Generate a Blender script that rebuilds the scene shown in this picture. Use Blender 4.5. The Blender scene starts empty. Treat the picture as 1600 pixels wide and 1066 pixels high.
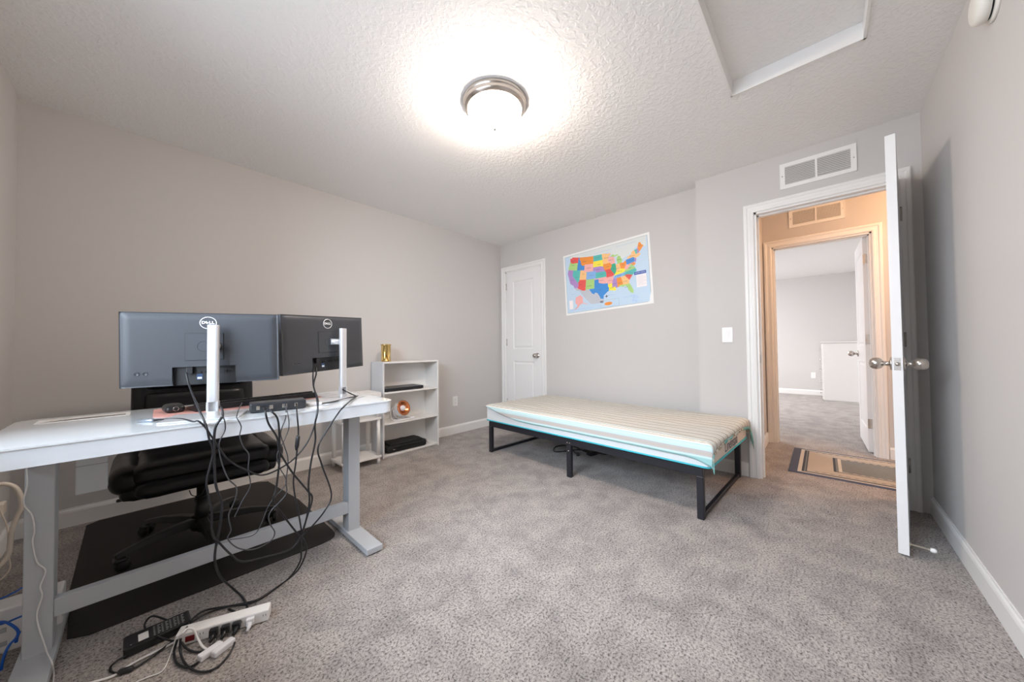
import bpy, bmesh, math, random
from mathutils import Vector, Matrix
random.seed(7)
PI = math.pi
SC = bpy.context.scene
COL = SC.collection

# ------------------------------------------------------------------ camera
EYE = Vector((-3.3136, -3.2525, 1.0118)); YAW, PITCH, ROLL, FPX = 0.7436, 0.0214, -0.0098, 527.75
FW = Vector((math.cos(PITCH)*math.cos(YAW), math.cos(PITCH)*math.sin(YAW), math.sin(PITCH)))
_r = Vector((math.sin(YAW), -math.cos(YAW), 0)); _u = _r.cross(FW)
RT = math.cos(ROLL)*_r + math.sin(ROLL)*_u; UP = -math.sin(ROLL)*_r + math.cos(ROLL)*_u
cd = bpy.data.cameras.new('camera'); cam = bpy.data.objects.new('camera', cd); COL.objects.link(cam)
cd.sensor_width = 36; cd.lens = FPX/1600*36; cd.clip_start = 0.01
M = Matrix((RT, UP, -FW)).transposed().to_4x4(); M.translation = EYE; cam.matrix_world = M
SC.camera = cam

def ray(u, v): return FW + (u-800)/FPX*RT - (v-533)/FPX*UP
def pz(u, v, z): d = ray(u, v); return EYE + d*((z-EYE.z)/d.z)      # where the sight line meets a level
def py(u, v, y): d = ray(u, v); return EYE + d*((y-EYE.y)/d.y)      # ... meets the vertical plane y

# ------------------------------------------------------------------ world, light, exposure
w = bpy.data.worlds.new('sky'); SC.world = w; w.use_nodes = True
bg = w.node_tree.nodes['Background']; bg.inputs[0].default_value = (0.55, 0.68, 0.9, 1); bg.inputs[1].default_value = 1.2
SC.view_settings.view_transform = 'Standard'; SC.view_settings.look = 'None'
SC.view_settings.gamma = 1; SC.view_settings.use_curve_mapping = False
SC.view_settings.exposure = 0.56
SC.cycles.use_denoising = True
SC.cycles.max_bounces = 12; SC.cycles.diffuse_bounces = 8; SC.cycles.sample_clamp_indirect = 4

def area(name, loc, rot, sx, sy, power, color):
    l = bpy.data.lights.new(name, 'AREA'); l.shape = 'RECTANGLE'; l.size = sx; l.size_y = sy
    l.energy = power; l.color = color
    o = bpy.data.objects.new(name, l); COL.objects.link(o); o.location = loc; o.rotation_euler = rot
    return o
# area light added outside to brighten the ceiling, in place of ground bounce
area('ceiling_fill_light', (-5.6, -2.15, 0.35), (0, -PI/2, 0), 2.2, 4.5, 100, (0.86, 0.90, 0.96))
# daylight through the bedroom window (wall behind the camera), the far room's window
area('window_daylight', (-5.6, -2.15, 2.85), (0, -PI/2, 0), 2.6, 4.5, 560, (0.74, 0.86, 1.0))
area('far_room_daylight', (3.9, -0.45, 2.2), (-PI/2+.95, 0, 0), 1.7, 1.4, 210, (0.97, 0.96, 0.98))
def point(name, loc, power, color, r):
    l = bpy.data.lights.new(name, 'POINT'); l.energy = power; l.color = color; l.shadow_soft_size = r
    o = bpy.data.objects.new(name, l); COL.objects.link(o); o.location = loc; return o
point('hall_lamp_glow', (0.50, -4.35, 2.25), 27, (1.0, 0.58, 0.32), 0.06)

# ------------------------------------------------------------------ materials
def mat(name, col, rough=0.5, metal=0.0, emit=None, estr=1.0, coat=0.0, spec=None, bump=None, noise=None, trans=0.0):
    m = bpy.data.materials.new(name); m.use_nodes = True; nt = m.node_tree; b = nt.nodes['Principled BSDF']
    b.inputs['Base Color'].default_value = (*col, 1); b.inputs['Roughness'].default_value = rough
    b.inputs['Metallic'].default_value = metal
    if coat: b.inputs['Coat Weight'].default_value = coat; b.inputs['Coat Roughness'].default_value = 0.05
    if spec is not None: b.inputs['Specular IOR Level'].default_value = spec
    if emit: b.inputs['Emission Color'].default_value = (*emit, 1); b.inputs['Emission Strength'].default_value = estr
    if trans: b.inputs['Transmission Weight'].default_value = trans
    tc = nt.nodes.new('ShaderNodeTexCoord')
    if noise:   # (scale, amount)
        n = nt.nodes.new('ShaderNodeTexNoise'); n.inputs['Scale'].default_value = noise[0]; n.inputs['Detail'].default_value = 3
        nt.links.new(tc.outputs['Object'], n.inputs['Vector'])
        mx = nt.nodes.new('ShaderNodeMix'); mx.data_type = 'RGBA'; a = noise[1]
        mx.inputs[6].default_value = (*[c*(1-a) for c in col], 1); mx.inputs[7].default_value = (*[min(1, c*(1+a)) for c in col], 1)
        nt.links.new(n.outputs['Fac'], mx.inputs[0]); nt.links.new(mx.outputs[2], b.inputs['Base Color'])
    if bump:    # (scale, strength, distance)
        n = nt.nodes.new('ShaderNodeTexNoise'); n.inputs['Scale'].default_value = bump[0]; n.inputs['Detail'].default_value = 4
        nt.links.new(tc.outputs['Object'], n.inputs['Vector'])
        bp = nt.nodes.new('ShaderNodeBump'); bp.inputs['Strength'].default_value = bump[1]; bp.inputs['Distance'].default_value = bump[2]
        nt.links.new(n.outputs['Fac'], bp.inputs['Height']); nt.links.new(bp.outputs['Normal'], b.inputs['Normal'])
    return m

M_wall = mat('greige_wall_paint', (0.60, 0.578, 0.560), 0.85, bump=(180, 0.12, 0.002))
M_trim = mat('white_trim_paint', (0.83, 0.82, 0.80), 0.38, noise=(6, .01))
M_door = mat('white_door_paint', (0.84, 0.83, 0.82), 0.42, bump=(90, 0.05, 0.001))
M_nickel = mat('satin_nickel', (0.56, 0.52, 0.48), 0.25, 1.0, noise=(40, 0.06))
M_darkgap = mat('dark_gap', (0.03, 0.03, 0.03), 0.9, noise=(30, 0.1))
M_plate = mat('white_plate_plastic', (0.86, 0.85, 0.83), 0.35, noise=(20, 0.02))

def ceiling_mat():
    m = mat('knockdown_ceiling', (0.86, 0.85, 0.835), 0.9); nt = m.node_tree; b = nt.nodes['Principled BSDF']
    tc = nt.nodes.new('ShaderNodeTexCoord')
    n = nt.nodes.new('ShaderNodeTexNoise'); n.inputs['Scale'].default_value = 42; n.inputs['Detail'].default_value = 3; n.inputs['Distortion'].default_value = 0.6
    cr = nt.nodes.new('ShaderNodeValToRGB'); cr.color_ramp.elements[0].position = 0.46; cr.color_ramp.elements[1].position = 0.60
    n2 = nt.nodes.new('ShaderNodeTexNoise'); n2.inputs['Scale'].default_value = 160
    ad = nt.nodes.new('ShaderNodeMath'); ad.operation = 'MULTIPLY_ADD'; ad.inputs[1].default_value = 0.25
    bp = nt.nodes.new('ShaderNodeBump'); bp.inputs['Strength'].default_value = 0.40; bp.inputs['Distance'].default_value = 0.0032
    L = nt.links.new
    L(tc.outputs['Object'], n.inputs['Vector']); L(tc.outputs['Object'], n2.inputs['Vector'])
    L(n.outputs['Fac'], cr.inputs['Fac']); L(n2.outputs['Fac'], ad.inputs[0]); L(cr.outputs['Color'], ad.inputs[2])
    L(ad.outputs[0], bp.inputs['Height']); L(bp.outputs['Normal'], b.inputs['Normal'])
    return m
M_ceil = ceiling_mat()

def carpet_mat():
    m = bpy.data.materials.new('speckled_greige_carpet'); m.use_nodes = True; nt = m.node_tree; b = nt.nodes['Principled BSDF']
    L = nt.links.new; N = nt.nodes.new
    b.inputs['Roughness'].default_value = 1.0; b.inputs['Specular IOR Level'].default_value = 0.1
    b.inputs['Sheen Weight'].default_value = 0.15
    tc = N('ShaderNodeTexCoord')
    n1 = N('ShaderNodeTexNoise'); n1.inputs['Scale'].default_value = 120; n1.inputs['Detail'].default_value = 5; n1.inputs['Roughness'].default_value = 0.82
    r1 = N('ShaderNodeValToRGB'); e = r1.color_ramp.elements
    e[0].position = 0.40; e[0].color = (0.075, 0.065, 0.062, 1); e[1].position = 0.585; e[1].color = (0.545, 0.495, 0.46, 1)
    el = r1.color_ramp.elements.new(0.475); el.color = (0.385, 0.345, 0.318, 1)
    n2 = N('ShaderNodeTexNoise'); n2.inputs['Scale'].default_value = 6.5; n2.inputs['Detail'].default_value = 5; n2.inputs['Roughness'].default_value = 0.62; n2.inputs['Distortion'].default_value = 0.3
    r2 = N('ShaderNodeValToRGB'); e = r2.color_ramp.elements      # pile brushed one way or the other
    e[0].position = 0.34; e[0].color = (0.70, 0.70, 0.715, 1); e[1].position = 0.60; e[1].color = (1, 1, 1, 1)
    mx = N('ShaderNodeMix'); mx.data_type = 'RGBA'; mx.blend_type = 'MULTIPLY'; mx.inputs[0].default_value = 1
    L(tc.outputs['Object'], n1.inputs['Vector']); L(tc.outputs['Object'], n2.inputs['Vector'])
    L(n1.outputs['Fac'], r1.inputs['Fac']); L(n2.outputs['Fac'], r2.inputs['Fac'])
    L(r1.outputs['Color'], mx.inputs[6]); L(r2.outputs['Color'], mx.inputs[7]); L(mx.outputs[2], b.inputs['Base Color'])
    bp = N('ShaderNodeBump'); bp.inputs['Strength'].default_value = 0.7; bp.inputs['Distance'].default_value = 0.005
    L(n1.outputs['Fac'], bp.inputs['Height']); L(bp.outputs['Normal'], b.inputs['Normal'])
    return m
M_carpet = carpet_mat()

# ------------------------------------------------------------------ mesh helpers
def T(x=0, y=0, z=0): return Matrix.Translation((x, y, z))
def RX(a): return Matrix.Rotation(a, 4, 'X')
def RY(a): return Matrix.Rotation(a, 4, 'Y')
def RZ(a): return Matrix.Rotation(a, 4, 'Z')

def box(bm, x0, x1, y0, y1, z0, z1, bev=0, seg=2, mi=0, mtx=None):
    vs = [bm.verts.new((x, y, z)) for z in (z0, z1) for y in (y0, y1) for x in (x0, x1)]
    fs = [bm.faces.new([vs[i] for i in f]) for f in ((0, 2, 3, 1), (4, 5, 7, 6), (0, 1, 5, 4), (2, 6, 7, 3), (0, 4, 6, 2), (1, 3, 7, 5))]
    for f in fs: f.material_index = mi
    if bev:
        es = list({e for f in fs for e in f.edges})
        r = bmesh.ops.bevel(bm, geom=es, offset=bev, segments=seg, affect='EDGES', profile=0.5)
        allv = {v for f in r['faces'] for v in f.verts} | {v for v in vs if v.is_valid}
        for f in r['faces']: f.material_index = mi
        vs = list(allv)
    if mtx is not None: bmesh.ops.transform(bm, matrix=mtx, verts=vs)
    return vs

def tube(bm, pts, r, n=8, smooth=True, closed=False, caps=True, mi=0):
    pts = [Vector(p) for p in pts]; rs = r if isinstance(r, (list, tuple)) else [r]*len(pts)
    rings = []; prev = None
    for i, p in enumerate(pts):
        a = pts[i-1] if (i > 0 or closed) else p; b = pts[(i+1) % len(pts)] if (i < len(pts)-1 or closed) else p
        t = (b-a)
        t = t.normalized() if t.length > 1e-9 else Vector((0, 0, 1))
        if prev is None:
            s = t.cross(Vector((0, 0, 1))); s = s if s.length > 0.05 else t.cross(Vector((1, 0, 0)))
        else: s = prev - t*prev.dot(t); s = s if s.length > 1e-6 else t.orthogonal()
        s.normalize(); prev = s; q = t.cross(s)
        rings.append([bm.verts.new(p + rs[i]*(math.cos(2*PI*k/n)*s + math.sin(2*PI*k/n)*q)) for k in range(n)])
    m = len(rings)
    for i in range(m if closed else m-1):
        A, B = rings[i], rings[(i+1) % m]
        for k in range(n):
            f = bm.faces.new((A[k], A[(k+1) % n], B[(k+1) % n], B[k])); f.smooth = smooth; f.material_index = mi
    if caps and not closed:
        bm.faces.new(rings[0][::-1]).material_index = mi; bm.faces.new(rings[-1]).material_index = mi
    return [v for g in rings for v in g]

def spline(ctrl, sub=6, closed=False):
    P = [Vector(p) for p in ctrl]; n = len(P); out = []
    for i in range(n if closed else n-1):
        p0 = P[(i-1) % n] if (closed or i > 0) else P[0]; p1 = P[i]; p2 = P[(i+1) % n]
        p3 = P[(i+2) % n] if (closed or i+2 < n) else P[-1]
        for k in range(sub):
            t = k/sub
            out.append(0.5*((2*p1) + (p2-p0)*t + (2*p0-5*p1+4*p2-p3)*t*t + (3*p1-p0-3*p2+p3)*t*t*t))
    if not closed: out.append(P[-1])
    return out

def lathe(bm, prof, n=32, mtx=None, smooth=True, mi=0):
    rings = []
    for r, z in prof:
        if r < 1e-6: rings.append([bm.verts.new((0, 0, z))])
        else: rings.append([bm.verts.new((r*math.cos(2*PI*k/n), r*math.sin(2*PI*k/n), z)) for k in range(n)])
    for A, B in zip(rings, rings[1:]):
        for k in range(n):
            if len(A) == 1 and len(B) == 1: continue
            if len(A) == 1: f = bm.faces.new((A[0], B[(k+1) % n], B[k]))
            elif len(B) == 1: f = bm.faces.new((A[k], A[(k+1) % n], B[0]))
            else: f = bm.faces.new((A[k], A[(k+1) % n], B[(k+1) % n], B[k]))
            f.smooth = smooth; f.material_index = mi
    vs = [v for g in rings for v in g]
    if mtx is not None: bmesh.ops.transform(bm, matrix=mtx, verts=vs)
    return vs

def prism(bm, poly, z0, z1, mtx=None, bev=0, mi=0, seg=2):
    """poly: (x, y) list extruded in z"""
    a = [bm.verts.new((x, y, z0)) for x, y in poly]; b = [bm.verts.new((x, y, z1)) for x, y in poly]; n = len(poly)
    fs = [bm.faces.new(a[::-1]), bm.faces.new(b)] + [bm.faces.new((a[i], a[(i+1) % n], b[(i+1) % n], b[i])) for i in range(n)]
    for f in fs: f.material_index = mi
    vs = a+b
    if bev:
        es = list({e for f in fs[:2] for e in f.edges})
        r = bmesh.ops.bevel(bm, geom=es, offset=bev, segments=seg, affect='EDGES', profile=0.5)
        vs = list({v for f in r['faces'] for v in f.verts} | {v for v in vs if v.is_valid})
        for f in r['faces']: f.material_index = mi
    if mtx is not None: bmesh.ops.transform(bm, matrix=mtx, verts=vs)
    return vs

def rrect(x0, x1, y0, y1, r, n=5):
    out = []
    for cx, cy, a0 in ((x1-r, y1-r, 0), (x0+r, y1-r, PI/2), (x0+r, y0+r, PI), (x1-r, y0+r, 1.5*PI)):
        for k in range(n+1):
            a = a0 + PI/2*k/n; out.append((cx+r*math.cos(a), cy+r*math.sin(a)))
    return out

def text_geo(bm, s, size, mtx, mi=0, depth=0.0006, align='CENTER', bold=0.0, sx=1.0):
    c = bpy.data.curves.new('t', 'FONT'); c.body = s; c.size = size; c.align_x = align; c.align_y = 'CENTER'
    c.extrude = depth/2; c.offset = bold; c.resolution_u = 3
    o = bpy.data.objects.new('t', c); me = o.to_mesh()
    vm = [bm.verts.new(mtx @ Vector((v.co.x*sx, v.co.y, v.co.z))) for v in me.vertices]
    for f in me.polygons:
        try: bm.faces.new([vm[i] for i in f.vertices]).material_index = mi
        except ValueError: pass
    o.to_mesh_clear(); bpy.data.objects.remove(o); bpy.data.curves.remove(c)

def obj(name, bm, mats, parent=None, label=None, recalc=True):
    if recalc: bmesh.ops.recalc_face_normals(bm, faces=bm.faces[:])
    me = bpy.data.meshes.new(name); bm.to_mesh(me); bm.free()
    for m in (mats if isinstance(mats, (list, tuple)) else [mats]): me.materials.append(m)
    o = bpy.data.objects.new(name, me); COL.objects.link(o)
    if parent: o.parent = parent
    if label: o['label'] = label
    return o
def thing(name, label, cat, loc=(0, 0, 0), rotz=0, group=None):
    o = bpy.data.objects.new(name, None); COL.objects.link(o); o.location = loc; o.rotation_euler = (0, 0, rotz)
    o.empty_display_size = 0.05; o['label'] = label; o['category'] = cat
    if group: o['group'] = group
    return o
def tag(o, label, cat, group=None):
    o['label'] = label; o['category'] = cat
    if group: o['group'] = group
    return o
def struct(name, bm, mats, parent=None, recalc=True):
    o = obj(name, bm, mats, parent, recalc=recalc)
    if not parent: o['kind'] = 'structure'
    return o
B = bmesh.new
def bent(o, width, seg=2):
    m = o.modifiers.new('bevel', 'BEVEL'); m.width = width; m.segments = seg; m.limit_method = 'ANGLE'; return o

# ------------------------------------------------------------------ the room
H = 2.425; XL = -3.80; YR = -3.719; XJ = -0.129; YJ = -2.478   # ceiling, window wall, right wall, jog plane, jog corner
HX = 1.145; HYL = -2.80                                          # hall far wall, hall left end
FX, FYR, FYL = 5.9, -3.75, -0.70                                 # far room
DY0, DY1, DH = -3.612, -2.877, 2.045                             # bedroom doorway
EY0, EY1 = -3.603, -2.872                                        # far doorway
CY0, CY1 = -0.712, -0.090                                        # closet doorway

bm = B(); box(bm, XL-.1, 7.0, -6.5, 0.1, -0.06, 0); struct('floor', bm, M_carpet)
# ceiling with the attic opening
AX0, AX1, AY0, AY1 = -1.86, -1.08, -3.43, -2.90
bm = B()
for x0, x1, y0, y1 in ((XL-.1, AX0, YR-.1, .1), (AX1, 7.0, -6.5, .1), (AX0, AX1, YR-.1, AY0), (AX0, AX1, AY1, .1)):
    box(bm, x0, x1, y0, y1, H, H+.12)
box(bm, AX0-.02, AX1+.02, AY0-.02, AY1+.02, H+.121, H+.15)
struct('ceiling', bm, M_ceil)
bm = B(); box(bm, AX0+.004, AX1-.004, AY0+.004, AY1-.004, H+.075, H+.10)
tag(obj('attic_hatch', bm, M_ceil), 'textured white attic hatch panel recessed in the ceiling near the right wall', 'hatch')
bm = B()    # painted liner of the attic opening
t = .010
for x0, x1, y0, y1 in ((AX0, AX0+t, AY0, AY1), (AX1-t, AX1, AY0, AY1), (AX0, AX1, AY0, AY0+t), (AX0, AX1, AY1-t, AY1)):
    box(bm, x0, x1, y0, y1, H-.006, H+.0745)
struct('trim_5', bm, M_trim)

bm = B(); box(bm, XL-.12, 0.01, 0, .1, 0, H); struct('wall_left', bm, M_wall)
bm = B()
WY0, WY1, WZ0, WZ1 = -2.95, -1.35, 0.80, 2.12
for y0, y1, z0, z1 in ((YR-.1, WY0, 0, H), (WY1, 0.0, 0, H), (WY0, WY1, 0, WZ0), (WY0, WY1, WZ1, H)):
    box(bm, XL-.14, XL, y0, y1, z0, z1)
struct('wall_window_side', bm, M_wall)
bm = B()
for y0, y1, z0, z1 in ((YJ, CY0, 0, H), (CY1, 0.0, 0, H), (CY0, CY1, DH, H)):
    box(bm, 0, .10, y0, y1, z0, z1)
struct('wall_back', bm, M_wall)
bm = B()
for y0, y1, z0, z1 in ((DY1, YJ, 0, H), (YR-.1, DY0, 0, H), (DY0, DY1, DH, H)):
    box(bm, XJ, -.015, y0, y1, z0, z1)
box(bm, -.015, 0.1, HYL+.0, YJ, 0, H)
struct('wall_doorway_side', bm, M_wall)
bm = B(); box(bm, XL-.12, XJ, YR-.1, YR, 0, H); struct('wall_right', bm, M_wall)
# hall and far room
bm = B(); box(bm, -.015, HX+.12, HYL, HYL+.1, 0, H); struct('wall_hall_left', bm, M_wall)
bm = B()
for y0, y1, z0, z1 in ((EY1, HYL, 0, H), (-6.5, EY0, 0, H), (EY0, EY1, DH, H)):
    box(bm, HX, HX+.12, y0, y1, z0, z1)
box(bm, HX+.001, HX+.12, HYL+.1, FYL, 0, H)
struct('wall_hall_far', bm, M_wall)
bm = B(); box(bm, -.015, HX+.1, -6.5, -6.4, 0, H); box(bm, -.115, -.015, -6.5, YR-.1, 0, H); struct('wall_hall_right', bm, M_wall)
bm = B(); box(bm, FX, FX+.1, FYR-.1, FYL+.1, 0, H); struct('wall_far_room_back', bm, M_wall)
bm = B(); box(bm, HX+.121, FX, FYR-.1, FYR, 0, H); struct('wall_far_room_right', bm, M_wall)
bm = B()
for x0, x1, z0, z1 in ((HX+.121, 3.1, 0, H), (4.9, FX, 0, H), (3.1, 4.9, 0, .75), (3.1, 4.9, 2.2, H)):
    box(bm, x0, x1, FYL, FYL+.1, z0, z1)
struct('wall_far_room_left', bm, M_wall)
# closet box behind door_1
bm = B(); box(bm, .1, .8, CY0-.1, CY0-.02, 0, H); box(bm, .1, .8, -.02, .06, 0, H); box(bm, .8, .88, CY0-.1, .06, 0, H)
struct('wall_closet', bm, M_wall)

# window of this room (behind the camera)
bm = B()
for y0, y1, z0, z1 in ((WY0, WY0+.06, WZ0, WZ1), (WY1-.06, WY1, WZ0, WZ1), (WY0, WY1, WZ0, WZ0+.06), (WY0, WY1, WZ1-.06, WZ1),
                       (WY0, WY1, 1.44, 1.48)):
    box(bm, XL-.12, XL-.06, y0, y1, z0, z1)
wf = struct('window_1', bm, M_trim)
mg = bpy.data.materials.new('window_glass'); mg.use_nodes = True; nt = mg.node_tree
for n in list(nt.nodes): nt.nodes.remove(n)
_o = nt.nodes.new('ShaderNodeOutputMaterial'); _t = nt.nodes.new('ShaderNodeBsdfTransparent'); _g = nt.nodes.new('ShaderNodeBsdfGlossy')
_g.inputs['Roughness'].default_value = 0.02; _x = nt.nodes.new('ShaderNodeMixShader'); _f = nt.nodes.new('ShaderNodeFresnel'); _f.inputs[0].default_value = 1.3
nt.links.new(_f.outputs[0], _x.inputs[0]); nt.links.new(_t.outputs[0], _x.inputs[1]); nt.links.new(_g.outputs[0], _x.inputs[2]); nt.links.new(_x.outputs[0], _o.inputs[0])
bm = B(); box(bm, XL-.093, XL-.087, WY0+.05, WY1-.05, WZ0+.05, WZ1-.05); obj('window_pane', bm, mg, wf)

# ---- baseboards: swept profile
BBP = [(0, 0), (.014, 0), (.014, .082), (.011, .092), (.006, .098), (.005, .104), (0, .104)]
def baseboard(name, runs):
    bm = B()
    for (x0, y0), (x1, y1), (nx, ny) in runs:      # n points into the room
        a = [bm.verts.new((x0+nx*d, y0+ny*d, z)) for d, z in BBP]; b = [bm.verts.new((x1+nx*d, y1+ny*d, z)) for d, z in BBP]
        k = len(BBP)
        for i in range(k): bm.faces.new((a[i], a[(i+1) % k], b[(i+1) % k], b[i]))
        bm.faces.new(a); bm.faces.new(b[::-1])
    return struct(name, bm, M_trim)
CW = .066
baseboard('baseboard_left', [((XL, 0), (0, 0), (0, -1))])
baseboard('baseboard_window_side', [((XL, YR), (XL, 0), (1, 0))])
baseboard('baseboard_right', [((XL, YR), (XJ, YR), (0, 1))])
baseboard('baseboard_back', [((0, YJ), (0, CY0-CW), (-1, 0)), ((XJ, YJ), (0, YJ), (0, 1)), ((XJ, DY1+CW), (XJ, YJ), (-1, 0))])
baseboard('baseboard_hall', [((-.014, HYL), (HX, HYL), (0, -1)), ((HX, -6.4), (HX, EY0-CW), (-1, 0))])
baseboard('baseboard_far_room', [((FX, FYR), (FX, FYL), (-1, 0)), ((HX+.121, FYR), (FX, FYR), (0, 1)), ((HX+.121, FYL), (FX, FYL), (0, -1))])

# ---- door casings + jambs
CP = [(0, 0), (0, .010), (.006, .014), (.018, .015), (.022, .012), (.040, .013), (.046, .018), (.060, .018), (.066, .014), (.066, 0)]
def casing(bm, X, s, y0, y1, zt):
    """s = -1 faces -x"""
    rows = []
    for d, h in CP:
        rows.append([bm.verts.new((X+s*h, y, z)) for y, z in ((y0-d, 0), (y0-d, zt+d), (y1+d, zt+d), (y1+d, 0))])
    for A, Bq in zip(rows, rows[1:]):
        for k in range(3): bm.faces.new((A[k], A[k+1], Bq[k+1], Bq[k]))
def jamb(bm, xa, xb, y0, y1, zt, stop=None):
    t = .018
    box(bm, xa, xb, y0-.001, y0+t, 0, zt); box(bm, xa, xb, y1-t, y1+.001, 0, zt); box(bm, xa, xb, y0, y1, zt-t, zt+.001)
    if stop:
        s0, s1 = stop
        box(bm, s0, s1, y0+t, y0+t+.010, 0, zt-t); box(bm, s0, s1, y1-t-.010, y1-t, 0, zt-t); box(bm, s0, s1, y0+t, y1-t, zt-t-.010, zt-t)
bm = B(); casing(bm, XJ, -1, DY0+.004, DY1-.004, DH-.004); casing(bm, -.015, 1, DY0+.004, DY1-.004, DH-.004); jamb(bm, XJ, -.015, DY0, DY1, DH, (-.085, -.05))
tr = struct('trim_1', bm, M_trim)
bm = B(); box(bm, -.112, -.080, DY1-.0195, DY1-.0175, .88, .945)
obj('strike_plate', bm, M_nickel, tr)
bm = B(); casing(bm, HX, -1, EY0+.004, EY1-.004, DH-.004); casing(bm, HX+.121, 1, EY0+.004, EY1-.004, DH-.004); jamb(bm, HX, HX+.121, EY0, EY1, DH, (HX+.04, HX+.075))
struct('trim_2', bm, M_trim)
bm = B(); casing(bm, 0, -1, CY0+.004, CY1-.004, DH-.004); jamb(bm, 0, .1, CY0, CY1, DH, (.045, .08))
struct('trim_3', bm, M_trim)

# ---- doors: two-panel moulded slab; local x = width from hinge, y = thickness (0..t), z up
def slab(w, h, t=.035):
    bm = B(); st = .115; rails = [(.20, .83), (.99, h-.125)]
    for side in (0, 1):
        Y = 0 if side == 0 else t; s = 1 if side == 0 else -1
        def q(x0, x1, z0, z1, ya=0, yb=None):
            bm.faces.new([bm.verts.new(p) for p in ((x0, Y, z0), (x1, Y, z0), (x1, Y, z1), (x0, Y, z1))])
        q(0, st, 0, h); q(w-st, w, 0, h); q(st, w-st, 0, rails[0][0]); q(st, w-st, rails[0][1], rails[1][0]); q(st, w-st, rails[1][1], h)
        for z0, z1 in rails:
            steps = [(0, 0), (.008, .006), (.022, .0075), (.034, .003), (.040, .002)]
            prev = None
            for d, dep in steps:
                y = Y + s*dep
                ring = [bm.verts.new(p) for p in ((st+d, y, z0+d), (w-st-d, y, z0+d), (w-st-d, y, z1-d), (st+d, y, z1-d))]
                if prev:
                    for k in range(4): bm.faces.new((prev[k], prev[(k+1) % 4], ring[(k+1) % 4], ring[k]))
                prev = ring
            bm.faces.new(prev)
    for f in (((0, 0, 0), (0, t, 0), (0, t, h), (0, 0, h)), ((w, 0, 0), (w, t, 0), (w, t, h), (w, 0, h)),
              ((0, 0, 0), (w, 0, 0), (w, t, 0), (0, t, 0)), ((0, 0, h), (w, 0, h), (w, t, h), (0, t, h))):
        bm.faces.new([bm.verts.new(p) for p in f])
    bmesh.ops.remove_doubles(bm, verts=bm.verts[:], dist=1e-5)
    return bm
def knob_bm(bm, m):
    lathe(bm, [(0, 0), (.032, 0), (.033, .004), (.030, .008), (.016, .010), (.011, .014), (.011, .026), (.015, .032), (.024, .038),
               (.029, .048), (.0295, .056), (.027, .068), (.021, .076), (.012, .080), (0, .081)], 24, m)
def door(name, w, h, loc, rotz, hz, knobs=(0, 1), hinge_y=0, t=.035):
    root = thing(name, '', 'door', loc, rotz)
    del root['label']; del root['category']; root['kind'] = 'structure'
    obj('door_slab', slab(w, h, t), M_door, root, recalc=True)
    for k in knobs:
        bm = B(); knob_bm(bm, T(w-.06, 0 if k == 0 else t, .905) @ RX(PI/2 if k == 0 else -PI/2)); obj('knob', bm, M_nickel, root)
    for z in hz:
        bm = B(); tube(bm, [(-.004, hinge_y, z-.045), (-.004, hinge_y, z+.045)], .006, 10)
        box(bm, -.0015, .0005, .001 if hinge_y <= 0 else 0.0, t, z-.044, z+.044)
        obj('hinge', bm, M_nickel, root)
    return root
HZ = (.25, 1.05, 1.83)
# closet door (closed): hinge on the left (y=CY1 side), face flush with x=0
d1 = door('door_1', CY1-CY0-.042, 2.015, (.006, CY1-.021, .012), -PI/2, (.28, 1.08, 1.83), knobs=(0,), hinge_y=-.003)
# bedroom door, opened into the room along the right wall
ang = math.atan2(-3.505-(-3.595), -.851-(-.135))
d2 = door('door_2', .722, 2.025, (-.139, -3.588, .012), ang, (.26, 1.03, 1.81), hinge_y=.039)
bm = B(); box(bm, .7215, .7225, .006, .029, .905-.03, .905+.03); lathe(bm, [(0, 0), (.009, 0), (.009, .006), (.006, .011), (0, .011)], 16, T(.722, .0175, .905) @ RY(PI/2))
obj('latch', bm, M_nickel, d2, 'brass coloured latch in the door edge')
# far room door
d3 = door('door_3', .715, 2.025, (HX+.135, EY0+.02, .012), .02, (.26, 1.05, 1.81), hinge_y=-.003)

# ================================================================== fixtures on walls and ceiling
M_lampglass = mat('lit_frosted_glass', (0.9, 0.88, 0.84), 0.5, emit=(1.0, 0.85, 0.73), estr=72)
t_ = thing('ceiling_light', 'round flush ceiling light with satin nickel ring and glowing frosted bowl', 'ceiling light', (-1.966, -1.896, H))
bm = B(); lathe(bm, [(0, 0), (.180, 0), (.184, -.006), (.180, -.020), (.172, -.028), (.176, -.034), (.170, -.040), (.162, -.050), (.152, -.054), (.149, -.050), (0, -.048)], 64)
obj('metal_ring', bm, M_nickel, t_)
bm = B(); lathe(bm, [(.148, -.051), (.152, -.066), (.148, -.086), (.130, -.112), (.098, -.133), (.052, -.145), (0, -.149)], 64); obj('glass_bowl', bm, M_lampglass, t_)
bm = B(); lathe(bm, [(0, -.146), (.010, -.147), (.011, -.155), (.006, -.164), (0, -.166)], 20); obj('finial', bm, M_nickel, t_)

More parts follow.
